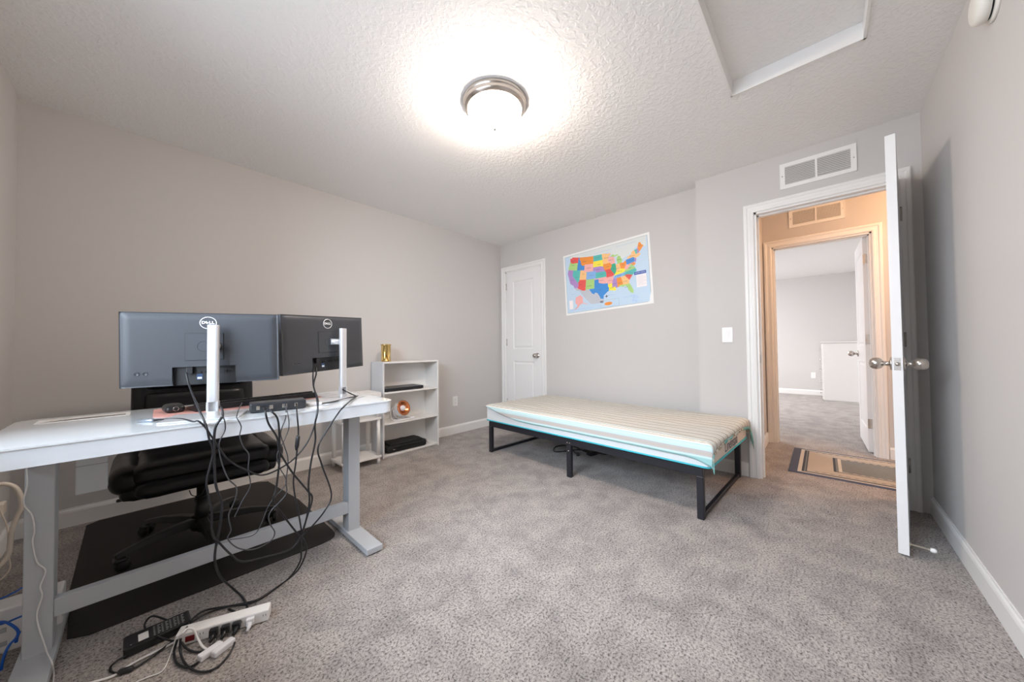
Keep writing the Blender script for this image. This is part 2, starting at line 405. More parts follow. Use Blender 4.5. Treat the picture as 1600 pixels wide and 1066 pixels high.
def vent(name, label, X, y0, y1, z0, z1):
    t = thing(name, label, 'vent', (X, (y0+y1)/2, z0))
    w = y1-y0; h = z1-z0; bm = B(); f = .028; yc = w/2
    for a, b, c, d in ((-yc, -yc+f, 0, h), (yc-f, yc, 0, h), (-yc+f, yc-f, 0, f), (-yc+f, yc-f, h-f, h), (-.006, .006, f, h-f)):
        box(bm, -.006, -.0005, a, b, c, d)
    for a, b in ((-yc-.001, -yc+.004), (yc-.004, yc+.001)): box(bm, -.008, -.0005, a, b, 0, h)
    obj('vent_frame', bm, M_plate, t)
    bm = B(); box(bm, -.0012, -.0004, -yc+f, yc-f, f, h-f); obj('vent_backing', bm, mat('vent_shadow_grey', (.42, .41, .40), .8, noise=(40, .05)), t)
    n = 11
    bm = B()
    for s0, s1 in ((-yc+f, -.006), (.006, yc-f)):
        for k in range(n):
            z = f + (h-2*f)*(k+.5)/n
            box(bm, -.0045, .0045, s0, s1, -.0006, .0006, mtx=T(-.0055, 0, z) @ RY(-.75))
    obj('louvre', bm, M_plate, t)
    for y in (-yc+.013, yc-.013):
        bm = B(); lathe(bm, [(0, .0015), (.003, .001), (.0045, 0)], 12, T(-.006, y, h/2) @ RY(-PI/2)); obj('screw', bm, M_nickel, t)
vent('return_vent', 'white louvred return vent on grey wall above the open bedroom doorway', XJ, -3.444, -3.046, 2.166, 2.352)
vent('return_vent', 'warm-lit louvred vent on the hallway wall, seen through the doorway', HX, -3.433, -3.026, 2.211, 2.395)

def outlet(label, M0, group=None):
    t = thing('wall_outlet', label, 'outlet'); t.matrix_world = M0
    bm = B(); prism(bm, rrect(-.036, .036, -.0585, .0585, .006, 3), 0, .005, bev=.0015); obj('face_plate', bm, M_plate, t)
    for s in (-1, 1):
        bm = B(); prism(bm, rrect(-.0165, .0165, s*.020-.0135, s*.020+.0135, .010, 4), .005, .0068)
        r = obj('receptacle', bm, M_plate, t)
        bm = B()
        for x in (-.0065, .0065): box(bm, x-.001, x+.001, s*.020-.001, s*.020+.007, .0066, .0070)
        lathe(bm, [(.0024, .0066), (.0024, .0070), (0, .0070)], 10, T(0, s*.020-.007, 0))
        obj('slot', bm, M_darkgap, r)
    return t
# wall facing -y: local x = world x, local y = world z, local z = -y
outlet('white wall outlet between the bookshelf and the bed', T(-.795, -.0005, .385) @ RX(PI/2))
outlet('white outlet on the grey wall of the far room, left of the dresser', T(FX-.0005, -3.10, .40) @ RZ(-PI/2) @ RX(PI/2))
ol = outlet('beige-lit outlet low on the wall behind the desk with a plug in it', T(XL+.0005, -.30, .36) @ RZ(PI/2) @ RX(PI/2))

t_ = thing('light_switch', 'white rocker light switch on the wall left of the doorway', 'light switch'); t_.matrix_world = T(XJ-.0005, -2.688, 1.103) @ RZ(-PI/2) @ RX(PI/2)
bm = B(); prism(bm, rrect(-.037, .037, -.060, .060, .006, 3), 0, .005, bev=.0015); obj('face_plate', bm, M_plate, t_)
bm = B(); box(bm, -.0165, .0165, -.033, .033, .005, .007, mtx=RX(.05)); obj('rocker', bm, M_plate, t_)

M_cream = mat('aged_white_plastic', (.80, .78, .72), .45, noise=(15, .03))
t_ = thing('smoke_detector', 'round white smoke detector high on the right wall at the top corner', 'smoke detector'); t_.matrix_world = T(-1.325, YR, 2.205) @ RX(-PI/2) @ Matrix.Scale(.9, 4)
bm = B(); lathe(bm, [(0, .0005), (.073, .0005), (.073, .008), (.066, .011), (.060, .012)], 40); obj('mounting_base', bm, M_cream, t_)
bm = B(); lathe(bm, [(.060, .012), (.058, .014), (.058, .017)], 40); obj('sensor_slot', bm, M_darkgap, t_)
bm = B(); lathe(bm, [(.058, .017), (.066, .018), (.067, .036), (.062, .048), (.050, .054), (.030, .056), (0, .056)], 40); obj('cover', bm, M_cream, t_)

# spring door stop fixed to the door's lower corner
bm = B(); lathe(bm, [(0, 0), (.009, 0), (.009, .004), (.003, .006), (.0028, .062), (0, .062)], 12, T(.690, .035, .045) @ RX(-PI/2))
tube(bm, [(.690+.0042*math.cos(a*.9), .041+a*.00082, .045+.0042*math.sin(a*.9)) for a in range(70)], .0007, 5)
ds = obj('door_stop', bm, mat('pale_brass', (.80, .74, .62), .3, .7, noise=(30, .04)), d2)
bm = B(); lathe(bm, [(0, .098), (.008, .098), (.010, .104), (.010, .112), (.006, .117), (0, .118)], 14, T(.690, .0, .045) @ RX(-PI/2)); obj('rubber_tip', bm, M_plate, ds)

# ================================================================== wall map
COLS = {'R': (.80, .10, .09), 'G': (.42, .66, .22), 'P': (.44, .27, .58), 'T': (.10, .50, .45), 'B': (.06, .28, .68), 'O': (.88, .30, .05),
        'K': (.90, .45, .42), 'L': (.95, .56, .24), 'C': (.24, .45, .78), 'Y': (.95, .82, .07), 'E': (.55, .57, .62), 'F': (.72, .76, .74), 'W': (.88, .88, .86), 'S': (.55, .70, .84), 'N': (.04, .10, .42), 'X': (.10, .10, .12), 'D': (.05, .40, .25), 'H': (.93, .86, .86)}
ck = list(COLS); M_map = [mat('map_ink_'+k, COLS[k], .45, coat=.15, noise=(60, .03)) for k in ck]; ci = {k: i for i, k in enumerate(ck)}
STATES = [
('Washington', 'R', '-124.6,48.3 -123.2,48.2 -122.8,49 -117,49 -117,46 -118.9,46 -121.2,45.6 -122.8,45.7 -123.4,46.2 -124,46.3'),
('Oregon', 'G', '-124,46.3 -123.4,46.2 -122.8,45.7 -121.2,45.6 -118.9,46 -117,46 -117,44.2 -117,42 -124.2,42 -124.5,42.8'),
('Idaho', 'B', '-117,49 -116.05,49 -116.05,48 -114.7,46.7 -114.4,45.5 -113,44.45 -111.05,44.5 -111.05,42 -117,42'),
('Montana', 'O', '-116.05,49 -110,49 -104.05,49 -104.05,45 -111.05,45 -111.05,44.5 -113,44.45 -114.4,45.5 -114.7,46.7 -116.05,48'),
('Wyoming', 'K', '-111.05,45 -104.05,45 -104.05,41 -111.05,41'),
('California', 'P', '-124.2,42 -120,42 -120,39 -114.65,35 -114.2,34.3 -114.7,32.7 -117.1,32.5 -117.3,33.1 -118.5,34 -120.6,34.6 -121.9,36.6 -122.5,37.6 -123.8,39.2 -124.4,40.4'),
('Nevada', 'T', '-120,42 -114.05,42 -114.05,36.2 -114.7,36.1 -114.65,35 -120,39'),
('Utah', 'L', '-114.05,42 -111.05,42 -111.05,41 -109.05,41 -109.05,37 -114.05,37'),
('Arizona', 'R', '-114.05,37 -109.05,37 -109.05,31.3 -111.1,31.3 -114.8,32.5 -114.2,34.3 -114.65,35 -114.7,36.1 -114.05,36.2'),
('Colorado', 'C', '-109.05,41 -102.05,41 -102.05,37 -109.05,37'),
('New Mexico', 'G', '-109.05,37 -103,37 -103,32 -106.6,32 -108.2,31.8 -109.05,31.3'),
('N Dakota', 'T', '-104.05,49 -97.2,49 -96.6,46 -104.05,46'), ('S Dakota', 'Y', '-104.05,46 -96.6,46 -96.45,43.5 -96.5,42.5 -98.5,43 -104.05,43'),
('Nebraska', 'P', '-104.05,43 -98.5,43 -96.5,42.5 -95.3,40 -102.05,40 -102.05,41 -104.05,41'),
('Kansas', 'T', '-102.05,40 -95.3,40 -94.6,39.1 -94.6,37 -102.05,37'),
('Oklahoma', 'K', '-103,37 -94.6,37 -94.4,35.4 -94.5,33.7 -97,33.8 -100,34.6 -100,36.5 -103,36.5'),
('Texas', 'B', '-103,36.5 -100,36.5 -100,34.6 -97,33.8 -94.04,33.5 -94.04,31.9 -93.5,31 -93.8,29.7 -95,29.1 -97.1,27.7 -97.2,25.95 -99.1,26.4 -99.5,27.5 -101,29.5 -102.4,29.8 -103.1,29 -104.5,29.6 -106.6,31.9 -103,32'),
('Minnesota', 'L', '-97.2,49 -95.2,49 -93,48.6 -89.6,48 -92,46.7 -92.8,45.6 -92.8,44.7 -91.2,43.5 -96.45,43.5 -96.6,46'),
('Iowa', 'O', '-96.45,43.5 -91.2,43.5 -90.2,41.8 -91.1,40.7 -91.4,40.4 -95.8,40.6 -96.5,42.5'),
('Missouri', 'R', '-95.8,40.6 -91.4,40.4 -90.7,39 -90.2,38.5 -89.2,37 -90.4,36.5 -94.6,36.5 -94.6,39.1 -95.3,40'),
('Arkansas', 'K', '-94.6,36.5 -90.4,36.5 -89.7,36 -90.3,35 -91.1,33.9 -91.2,33 -94.04,33 -94.04,33.5 -94.5,33.7 -94.4,35.4'),
('Louisiana', 'Y', '-94.04,33 -91.2,33 -91.6,31 -89.7,31 -89.6,30.2 -89.2,29.2 -90.5,29.1 -92,29.6 -93.8,29.7 -93.5,31 -94.04,31.9'),
('Wisconsin', 'K', '-92,46.7 -90.4,46.6 -88.1,45.8 -87.5,44.5 -87.8,42.5 -90.6,42.5 -91.2,43.5 -92.8,44.7 -92.8,45.6'),
('Illinois', 'D', '-90.6,42.5 -87.8,42.5 -87.5,41.7 -87.5,39.3 -88,38 -89.2,37 -90.2,38.5 -90.7,39 -91.4,40.4 -91.1,40.7 -90.2,41.8'),
('Michigan', 'G', '-86.8,41.76 -83.4,41.7 -82.5,43 -83.3,44 -83.4,45.1 -84.8,45.7 -86.2,44.7 -86.5,43.6 -86.2,42.5'),
('', 'G', '-90.4,46.6 -88.4,47.4 -87.4,46.5 -84.8,46.5 -84.8,46 -87,45.8 -88.1,45.8'),
('Indiana', 'L', '-87.5,41.7 -84.8,41.7 -84.8,39.1 -86,38 -88,38 -87.5,39.3'),
('Ohio', 'O', '-84.8,41.7 -83.4,41.7 -82.5,41.4 -80.5,42 -80.5,40.6 -81.7,39 -82.6,38.4 -84.2,38.8 -84.8,39.1'),
('Kentucky', 'Y', '-89.2,37 -88,38 -86,38 -84.8,39.1 -84.2,38.8 -82.6,38.4 -82,37.5 -83.7,36.6 -89.5,36.5'),
('Tennessee', 'C', '-89.5,36.5 -83.7,36.6 -81.7,36.6 -84.3,35 -90.3,35 -89.7,36'),
('Mississippi', 'P', '-90.3,35 -88.2,35 -88.4,30.4 -89.6,30.2 -89.7,31 -91.6,31 -91.2,33 -91.1,33.9'),
('Alabama', 'O', '-88.2,35 -85.6,35 -85,32.3 -85,31 -87.6,31 -87.6,30.3 -88.4,30.4'),
('Georgia', 'L', '-85.6,35 -83.1,35 -81,32.1 -81.4,30.7 -82.2,30.5 -84.9,30.7 -85,31 -85,32.3'),
('Florida', 'G', '-87.6,31 -85,31 -84.9,30.7 -82.2,30.5 -81.4,30.7 -80.5,28.3 -80.1,26.5 -80.5,25.2 -81.7,25.9 -82.8,27.8 -82.8,29 -84,30.1 -85.3,29.7 -86.5,30.4 -87.6,30.3'),
('S Carolina', 'R', '-83.1,35 -82.3,35.2 -80.8,35 -78.6,33.9 -81,32.1'), ('N Carolina', 'T', '-84.3,35 -81.7,36.6 -76,36.55 -75.6,35.3 -77,34.6 -78.6,33.9 -80.8,35 -82.3,35.2 -83.1,35'),
('Virginia', 'G', '-83.7,36.6 -82,37.5 -80.3,37.6 -79,38.7 -77.7,39.3 -77,38.3 -76.2,37.5 -76,36.55 -81.7,36.6'),
('', 'K', '-82.6,38.4 -81.7,39 -80.5,40.6 -80.5,39.7 -79.5,39.3 -77.8,39.5 -79,38.7 -80.3,37.6 -82,37.5'),
('', 'O', '-79.5,39.7 -75.8,39.7 -75.1,38.5 -76.2,38 -77,38.3 -77.7,39.3 -79.5,39.3'),
('Pennsylvania', 'B', '-80.5,42 -79.8,42.2 -75.3,42 -74.8,41.4 -75.2,40.7 -75.1,39.9 -75.8,39.7 -80.5,39.7'),
('', 'P', '-74.8,41.4 -73.9,41 -74,40.2 -74.9,39 -75.5,39.6 -75.1,39.9 -75.2,40.7'),
('New York', 'L', '-79.8,42.2 -79,42.8 -79,43.3 -76.3,43.6 -75.2,44.9 -73.4,45 -73.3,42.7 -73.5,41.1 -73.9,41 -74.8,41.4 -75.3,42'),
('', 'L', '-73.3,42.7 -71,42.8 -70.6,41.7 -71.5,41.3 -73.5,41.1'), ('', 'T', '-73.4,45 -71.6,45 -72.5,42.75 -73.3,42.7'),
('', 'P', '-71.6,45 -71.1,45.2 -70.8,42.9 -72.5,42.75'), ('Maine', 'O', '-71.1,45.2 -70.3,46.2 -69.3,47.4 -68.3,47.3 -67.8,45.7 -67,44.9 -70.8,43'),
('', 'E', '-117.1,32.5 -114.8,32.5 -111.1,31.3 -109.05,31.3 -108.2,31.8 -106.6,31.9 -104.5,29.6 -103.1,29 -102.4,29.8 -101,29.5 -99.5,27.5 -99.1,26.4 -97.2,25.95 -97.6,24 -105,24 -108.5,27 -111.5,29.5 -113,31.2 -115,31.2')]
def albers(lo, la):
    n = .6; C = 1.35; rho = math.sqrt(max(C-2*n*math.sin(math.radians(la)), .01))/n; rho0 = math.sqrt(C-2*n*math.sin(math.radians(38)))/n
    th = n*math.radians(lo+96); return rho*math.sin(th), rho0-rho*math.cos(th)
MW, MH = 1.0, .70
mt = thing('wall_map', 'colourful paper map of the United States pinned slightly crooked on the wall above the bed', 'map')
mt.matrix_world = T(-.0015, -1.552, 1.757) @ RX(-.049) @ RZ(-PI/2) @ RX(PI/2)     # local x = right, y = up, z = towards the room
bm = B(); nx = 24
g = [[bm.verts.new((-MW/2+MW*i/nx, -MH/2+MH*j/8, .001 + .004*max(0, (i-nx+2)/2)**2*max(0, (2-j)/2) + .001*max(0, (2-i)/2)*max(0, (j-6)/2))) for j in range(9)] for i in range(nx+1)]
for i in range(nx):
    for j in range(8):
        f = bm.faces.new((g[i][j], g[i+1][j], g[i+1][j+1], g[i][j+1])); f.material_index = ci['W']
def mpoly(pts, k, z):
    f = bm.faces.new([bm.verts.new((x, y, z)) for x, y in pts]); f.material_index = ci[k]; return f
def mrect(x0, x1, y0, y1, k, z): return mpoly([(x0, y0), (x1, y0), (x1, y1), (x0, y1)], k, z)
mrect(-.478, .478, -.328, .328, 'X', .0016); mrect(-.476, .476, -.326, .326, 'S', .0019)
def pos(lo, la):
    x, y = albers(lo, la); return .004+x*1.225, .024+y*1.20
mpoly([(-.40, .326), (-.425, .300), (-.30, .275), (-.15, .265), (.05, .255), (.20, .150), (.30, .180), (.36, .240), (.42, .24), (.45, .22), (.46, .23), (.47, .326)], 'F', .0022)
for n_, k, s in STATES:
    P = [pos(*map(float, q.split(','))) for q in s.split()]; P = [(a_, max(b_, -.318)) for a_, b_ in P]
    mpoly(P, k, .0026)
    if n_:
        cx = sum(q[0] for q in P)/len(P); cy = sum(q[1] for q in P)/len(P)
        text_geo(bm, n_, .0125, T(cx, cy, .0030), ci['X'], .0001)
mpoly([(-.36, -.16), (-.30, -.14), (-.27, -.17), (-.27, -.23), (-.31, -.25), (-.35, -.29), (-.345, -.25), (-.37, -.22)], 'K', .0028)   # Alaska inset
mpoly([(-.28, -.225), (-.21, -.255), (-.205, -.262), (-.285, -.235)], 'K', .0028); mpoly([(-.34, -.255), (-.36, -.29), (-.395, -.305), (-.39, -.30), (-.355, -.283)], 'K', .0028)
mrect(-.06, .15, -.320, -.245, 'X', .0024); mrect(-.059, .149, -.319, -.246, 'S', .0026)
mpoly([(.03+.045*math.cos(a*PI/6), -.285+.018*math.sin(a*PI/6)) for a in range(12)], 'O', .0029)
mrect(-.45, -.40, -.285, -.185, 'H', .0024); mrect(.345, .445, -.170, -.045, 'H', .0024)
mrect(.325, .445, -.042, -.012, 'N', .0026); text_geo(bm, 'UNITED STATES', .0140, T(.385, -.027, .003), ci['W'], .0001)
for k in range(12): text_geo(bm, ('Atlantic Ocean', 'North Atlantic', 'ocean')[k % 3], .010, T(.30+.01*(k % 4), .08-.03*k if k < 4 else -.20-.01*k, .003), ci['C'], .0001)
for k in range(9): mrect(.355, .355+.06+.02*(k % 3), -.062-k*.011, -.060-k*.011, 'E', .0027)
for x, y, l in ((-.42, -.12, .06), (-.43, -.05, .05), (-.40, .26, .12), (-.1, .28, .2), (.15, .29, .22), (.02, -.20, .1), (.2, -.25, .15), (-.44, -.3, .3), (.0, .25, .1)): mrect(x, x+l, y, y+.0018, 'C', .0025)
mpoly([(x_+.040, y_) for x_, y_ in [(-.025, -.185), (-.020, -.200), (-.005, -.205), (-.020, -.210), (-.025, -.225), (-.030, -.210), (-.045, -.205), (-.030, -.200)]], 'X', .0028)
obj('paper_sheet', bm, M_map, mt, recalc=False)

# ================================================================== bed
M_blackmetal = mat('black_powder_coated_steel', (.022, .022, .028), .42, .2, bump=(300, .05, .0005))
BX, BY, BR = -1.109, -2.723, -.0463
bed = thing('bed_frame', 'low black metal platform bed frame carrying a thin mattress', 'bed', (BX, BY, 0), BR)
BW, BL, BT = .935, 1.900, .300
def bpart(name, *bs):
    bm = B()
    for b_ in bs: box(bm, *b_, bev=.003, seg=1)
    return obj(name, bm, M_blackmetal, bed)
bpart('side_rail', (0, .03, .0, BL, BT-.05, BT)); bpart('side_rail', (BW-.03, BW, .0, BL, BT-.05, BT))
bpart('end_rail', (.03, BW-.03, 0, .03, BT-.05, BT)); bpart('end_rail', (.03, BW-.03, BL-.03, BL, BT-.05, BT))
for y in (0, BL-.035):
    for x in (-.001, BW-.034): bpart('leg', (x, x+.035, y-.001, y+.036, 0, BT-.05))
    bpart('floor_bar', (.034, BW-.034, y+.004, y+.030, .001, .028))
bpart('leg', (-.002, .030, .93, .972, 0, BT-.05)); bpart('leg', (BW-.03, BW+.002, .93, .972, 0, BT-.05))
bpart('centre_bar', (.03, BW-.03, .93, .96, BT-.055, BT-.02)); bpart('centre_bar', (BW/2-.015, BW/2+.015, .03, .93, BT-.05, BT-.015)); bpart('centre_bar', (BW/2-.015, BW/2+.015, .96, BL-.03, BT-.05, BT-.015))
for k in range(11): bpart('slat', (.03, BW-.03, .10+k*.165, .16+k*.165, BT-.014, BT-.002))
for y, z in ((.940, .268), (.962, .268), (.951, .205)):
    bm = B(); lathe(bm, [(0, .004), (.004, .003), (.006, 0)], 12, T(-.0015, y, z) @ RY(-PI/2)); obj('bolt', bm, M_nickel, bed)
# mattress
M_matt = mat('white_mattress_fabric', (.84, .84, .83), .9, bump=(260, .3, .001))
M_mattend = mat('warm_lit_beige_end', (.70, .62, .55), .9, bump=(260, .3, .001))  # end cloth grey-beige, with the lamp's warm light mixed into its colour
M_teal = mat('turquoise_piping', (.06, .50, .60), .7, bump=(200, .2, .001))
mx0, mx1, my0, my1, mz0, mz1 = -.012, .938, -.040, 1.925, BT+.001, BT+.152
mt2 = thing('mattress', 'thin white mattress with grey-beige ends partly tinted for warm lamp light and turquoise piping on the black frame', 'mattress', (BX, BY, 0), BR)
bm = B(); box(bm, mx0, mx1, my0, my1, mz0, mz1, bev=.022, seg=4)
for f in bm.faces:
    f.smooth = True
    if abs(f.calc_center_median().y-my0) < .012 or abs(f.calc_center_median().y-my1) < .012: f.material_index = 1
core = obj('mattress_core', bm, [M_matt, M_mattend], mt2)
bm = B(); r_ = .03; z = mz0+.012
tube(bm, [(a, b, z) for a, b in rrect(mx0-.002, mx1+.002, my0-.002, my1+.002, .03, 5)], .0055, 6, closed=True); obj('piping', bm, M_teal, mt2)
M_navytxt = mat('navy_print', (.05, .06, .12), .7, noise=(80, .1))
bm = B(); text_geo(bm, 'Linenspa', .100, T(.475, my0-.0015, .362) @ RX(PI/2), 0, .0006, bold=-.0006, sx=.95); obj('brand_lettering', bm, M_navytxt, mt2, recalc=False)

# striped throw over the mattress
def throw_mat():
    m = bpy.data.materials.new('striped_cotton_throw'); m.use_nodes = True; nt = m.node_tree; b = nt.nodes['Principled BSDF']; L = nt.links.new; N = nt.nodes.new
    b.inputs['Roughness'].default_value = .95; b.inputs['Specular IOR Level'].default_value = .2
    uv = N('ShaderNodeUVMap'); uv.uv_map = 'cloth'; sp = N('ShaderNodeSeparateXYZ'); L(uv.outputs[0], sp.inputs[0])
    r = N('ShaderNodeValToRGB'); r.color_ramp.interpolation = 'CONSTANT'; L(sp.outputs[0], r.inputs[0])
    TE, LT, WH, TA, DK, GR = (.36, .62, .61, 1), (.60, .77, .77, 1), (.86, .86, .83, 1), (.56, .50, .40, 1), (.17, .13, .10, 1), (.56, .52, .50, 1)
    st = [(0, TE), (.052, LT), (.066, GR), (.078, TA), (.081, GR), (.096, LT), (.124, TE), (.127, WH), (.134, TA), (.142, WH), (.151, DK), (.154, TA), (.157, WH), (.163, LT), (.172, TA)]
    els = r.color_ramp.elements
    while len(els) > 1: els.remove(els[-1])
    els[0].position = 0; els[0].color = st[0][1]
    for p_, c_ in st[1:]: e = els.new(p_); e.color = c_
    # pin stripes on the taupe field, repeating every 6 cm
    ml = N('ShaderNodeMath'); ml.operation = 'MULTIPLY'; ml.inputs[1].default_value = 1/.080; L(sp.outputs[0], ml.inputs[0])
    fr = N('ShaderNodeMath'); fr.operation = 'FRACT'; L(ml.outputs[0], fr.inputs[0])
    r2 = N('ShaderNodeValToRGB'); r2.color_ramp.interpolation = 'CONSTANT'; L(fr.outputs[0], r2.inputs[0])
    els = r2.color_ramp.elements; els[0].position = 0; els[0].color = (.55, .53, .47, 1); els[1].position = .22; els[1].color = (.71, .70, .67, 1)
    for p_, c_ in ((.42, (.47, .45, .37, 1)), (.56, DK), (.60, WH), (.66, DK), (.70, (.60, .57, .49, 1)), (.86, (.74, .73, .70, 1))): e = els.new(p_); e.color = c_
    gt = N('ShaderNodeMath'); gt.operation = 'GREATER_THAN'; gt.inputs[1].default_value = .172; L(sp.outputs[0], gt.inputs[0])
    mx = N('ShaderNodeMix'); mx.data_type = 'RGBA'; L(gt.outputs[0], mx.inputs[0]); L(r.outputs[0], mx.inputs[6]); L(r2.outputs[0], mx.inputs[7]); L(mx.outputs[2], b.inputs['Base Color'])
    n = N('ShaderNodeTexNoise'); n.inputs['Scale'].default_value = 400; tc = N('ShaderNodeTexCoord'); L(tc.outputs['Object'], n.inputs['Vector'])
    bp = N('ShaderNodeBump'); bp.inputs['Strength'].default_value = .4; bp.inputs['Distance'].default_value = .001; L(n.outputs['Fac'], bp.inputs['Height']); L(bp.outputs['Normal'], b.inputs['Normal'])
    return m
M_throw = throw_mat()
from mathutils import noise as mnoise
def throw_pos(s, t):
    """s across (0 = near hem), t along (0 = doorway end hem); unfolded cloth folded over the mattress"""
    hs, ht = .136, .056
    x = s-hs; y = t-ht; ds = max(0, -x); dt = max(0, -y)
    far = max(0, x-(mx1-mx0)); dl = max(0, y-(my1-my0)+.004)
    X = mx0 + min(max(x, 0), mx1-mx0) - min(ds, .010)*.9 + min(far, .010)
    Y = my0 + min(max(y, 0), my1-my0-.004) - min(dt, .012)*1.0 + min(dl, .05)*.9
    drop = math.hypot(ds, dt) + math.hypot(far, 0)*1.0 + dl*.35
    # soft edge
    e = min(x, mx1-mx0-x, y) if min(ds, dt, far) == 0 else 0
    Z = mz1 + .006 - drop - (.006*max(0, 1-max(e, 0)/.02)**2 if drop == 0 else .006)
    nz = mnoise.noise(Vector((X*5, Y*3, 1.7)))*.006 + mnoise.noise(Vector((X*16, Y*7, 4)))*.0025
    if drop == 0: Z += abs(nz)*min(1, max(e, 0)/.05)
    else:
        X -= (.004+abs(nz)*1.2)*(1 if ds > 0 else 0); Y -= (.005+abs(nz)*2)*(1 if dt > 0 else 0); X += abs(nz)*(1 if far > 0 else 0)
    return Vector((X, Y, Z))
def hem(t):      # the near hem rises towards the head of the bed
    L_ = 1.965+.056
    a = max(0, (t-(L_-.50))/.50)
    return .045 + .088*a**1.5 - .042*math.exp(-(t/.10)**2)
bm = B(); uvl = bm.loops.layers.uv.new('cloth'); NS, NT = 90, 120; S_ = .136+.95+.11; T_ = .056+1.965+.035
gv = []
for j in range(NT+1):
    t = T_*j/NT; s0 = hem(t); row = []
    for i in range(NS+1):
        s = s0 + (S_-s0)*i/NS
        if t < .056 and s > .14:   # doorway hem is shorter in the middle
            k = (.056-t)/.056; t2 = .056 - k*(.056-.036*math.sin(min(1, max(0, (s-.14)/.90))*PI)**.6); p = throw_pos(s, t2)
        else: p = throw_pos(s, t)
        row.append((bm.verts.new(p), s, t))
    gv.append(row)
for j in range(NT):
    for i in range(NS):
        q = (gv[j][i], gv[j][i+1], gv[j+1][i+1], gv[j+1][i])
        f = bm.faces.new([a[0] for a in q]); f.smooth = True
        for lp, a in zip(f.loops, q): lp[uvl].uv = (a[1], a[2])
ends = [(gv[0][i][0].co.copy(), gv[0][i][1], 0) for i in range(NS+1)] + [(gv[NT][i][0].co.copy(), gv[NT][i][1], 1) for i in range(NS+1)]
th = thing('throw_blanket', 'fringed taupe, turquoise and white striped throw spread over the mattress', 'blanket', (BX, BY, 0), BR)
cl = obj('cloth', bm, M_throw, th, recalc=False)
sm = cl.modifiers.new('thick', 'SOLIDIFY'); sm.thickness = .0025; sm.offset = 1
M_fringe = [mat('fringe_turquoise', (.22, .52, .48), .9, noise=(50, .2)), mat('fringe_cream', (.80, .77, .68), .9, noise=(50, .1)), mat('fringe_taupe', (.42, .36, .26), .9, noise=(50, .2))]
for e_ in (0, 1):
    bm = B(); rnd = random.Random(3+e_)
    E = [q for q in ends if q[2] == e_]
    for (p, s, _), (p2, s2, _) in zip(E, E[1:]):
        for k in range(2):
            a = p.lerp(p2, rnd.random()); k0 = 0 if (s < .14 or .85 < s or .35 < s < .55) and rnd.random() < .8 else (1 if rnd.random() < .5 else 2)
            ln = rnd.uniform(.010, .020) if e_ == 0 else rnd.uniform(.01, .02)
            if e_ == 0 and s > 1.05: ln = rnd.uniform(.05, .12)
            d = Vector((rnd.uniform(-.25, .25), -.22 if e_ == 0 else .8, -1 if e_ == 0 else -.45)); d.normalize()
            a = a + Vector((0, -.003 if e_ == 0 else .002, 0))
            tube(bm, [a, a+d*ln*.5+Vector((rnd.uniform(-.002, .002), -.002 if e_ == 0 else 0, 0)), a+d*ln], [.0016, .0022, .0012], 5, mi=k0)
    obj('fringe', bm, M_fringe, th)

# cord left on the carpet under the bed
M_cord = mat('black_rubber_cord', (.012, .012, .014), .38, noise=(80, .1))
M_cordgrey = mat('dark_grey_thin_cord', (.05, .05, .055), .35, noise=(80, .1))
M_cordwhite = mat('white_cord', (.80, .79, .77), .4, noise=(80, .03))
M_cordbeige = mat('cream_cord', (.74, .66, .56), .45, noise=(80, .03))
M_cordblue = mat('blue_network_cord', (.01, .11, .52), .35, noise=(80, .08))
M_blackpl = mat('black_plastic', (.015, .015, .017), .35, noise=(60, .1), bump=(300, .05, .0004))
def wp(q):       # (u, v, level or depth)
    return pz(q[0], q[1], q[2]) if q[2] >= 0 else py(q[0], q[1], q[2])
t_ = thing('coiled_cord', 'black cord with its plug coiled on the carpet under the bed', 'cord', (-.50, -1.45, 0))
inv = Matrix.Translation((.50, 1.45, 0))
bm = B(); P = [inv @ pz(u, v, .006) for u, v in ((940, 708), (918, 707), (893, 697), (872, 697), (865, 702), (868, 706), (885, 705), (905, 703), (930, 707), (945, 710), (952, 708))]
tube(bm, spline(P, 6), .0055, 8); obj('cord', bm, M_cord, t_)
bm = B(); P = [inv @ pz(u, v, .006) for u, v in ((893, 703), (899, 708), (903, 711))]
tube(bm, spline(P, 5), .005, 8); box(bm, -.02, .02, -.012, .012, 0, .022, bev=.004, mtx=T(*(inv @ pz(903, 712, 0))) @ RZ(.5)); obj('plug', bm, M_blackpl, t_)
bm = B(); box(bm, -.045, .045, -.03, .03, 0, .03, bev=.006, mtx=T(*(inv @ pz(925, 711, 0))) @ RZ(-.3)); obj('adapter', bm, M_blackpl, t_)

# ================================================================== bookshelf and side table
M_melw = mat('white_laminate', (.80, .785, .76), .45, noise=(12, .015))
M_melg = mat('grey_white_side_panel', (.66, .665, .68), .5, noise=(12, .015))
bs0, bs1, bsf, bsb = -1.820, -1.203, -.250, -.018
sh = thing('bookshelf', 'low white three-tier bookshelf against the left wall', 'bookshelf', ((bs0+bs1)/2, -.13, 0))
ox = (bs0+bs1)/2; oy = -.13; tk = .016
def spart(name, x0, x1, y0, y1, z0, z1, m=M_melw, bev=.0012):
    bm = B(); box(bm, x0-ox, x1-ox, y0-oy, y1-oy, z0, z1, bev=bev, seg=1); return obj(name, bm, m, sh)
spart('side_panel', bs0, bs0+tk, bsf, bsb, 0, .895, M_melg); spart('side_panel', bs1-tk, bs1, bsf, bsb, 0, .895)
for z in (.879, .595, .304, .012): spart('shelf', bs0+tk, bs1-tk, bsf+.001, bsb-.004, z, z+tk)
spart('back_panel', bs0+.004, bs1-.004, bsb-.0035, bsb-.0005, .01, .893, bev=0)
spart('kick_board', bs0+tk, bs1-tk, bsf+.012, bsf+.026, 0, .0115, bev=0)

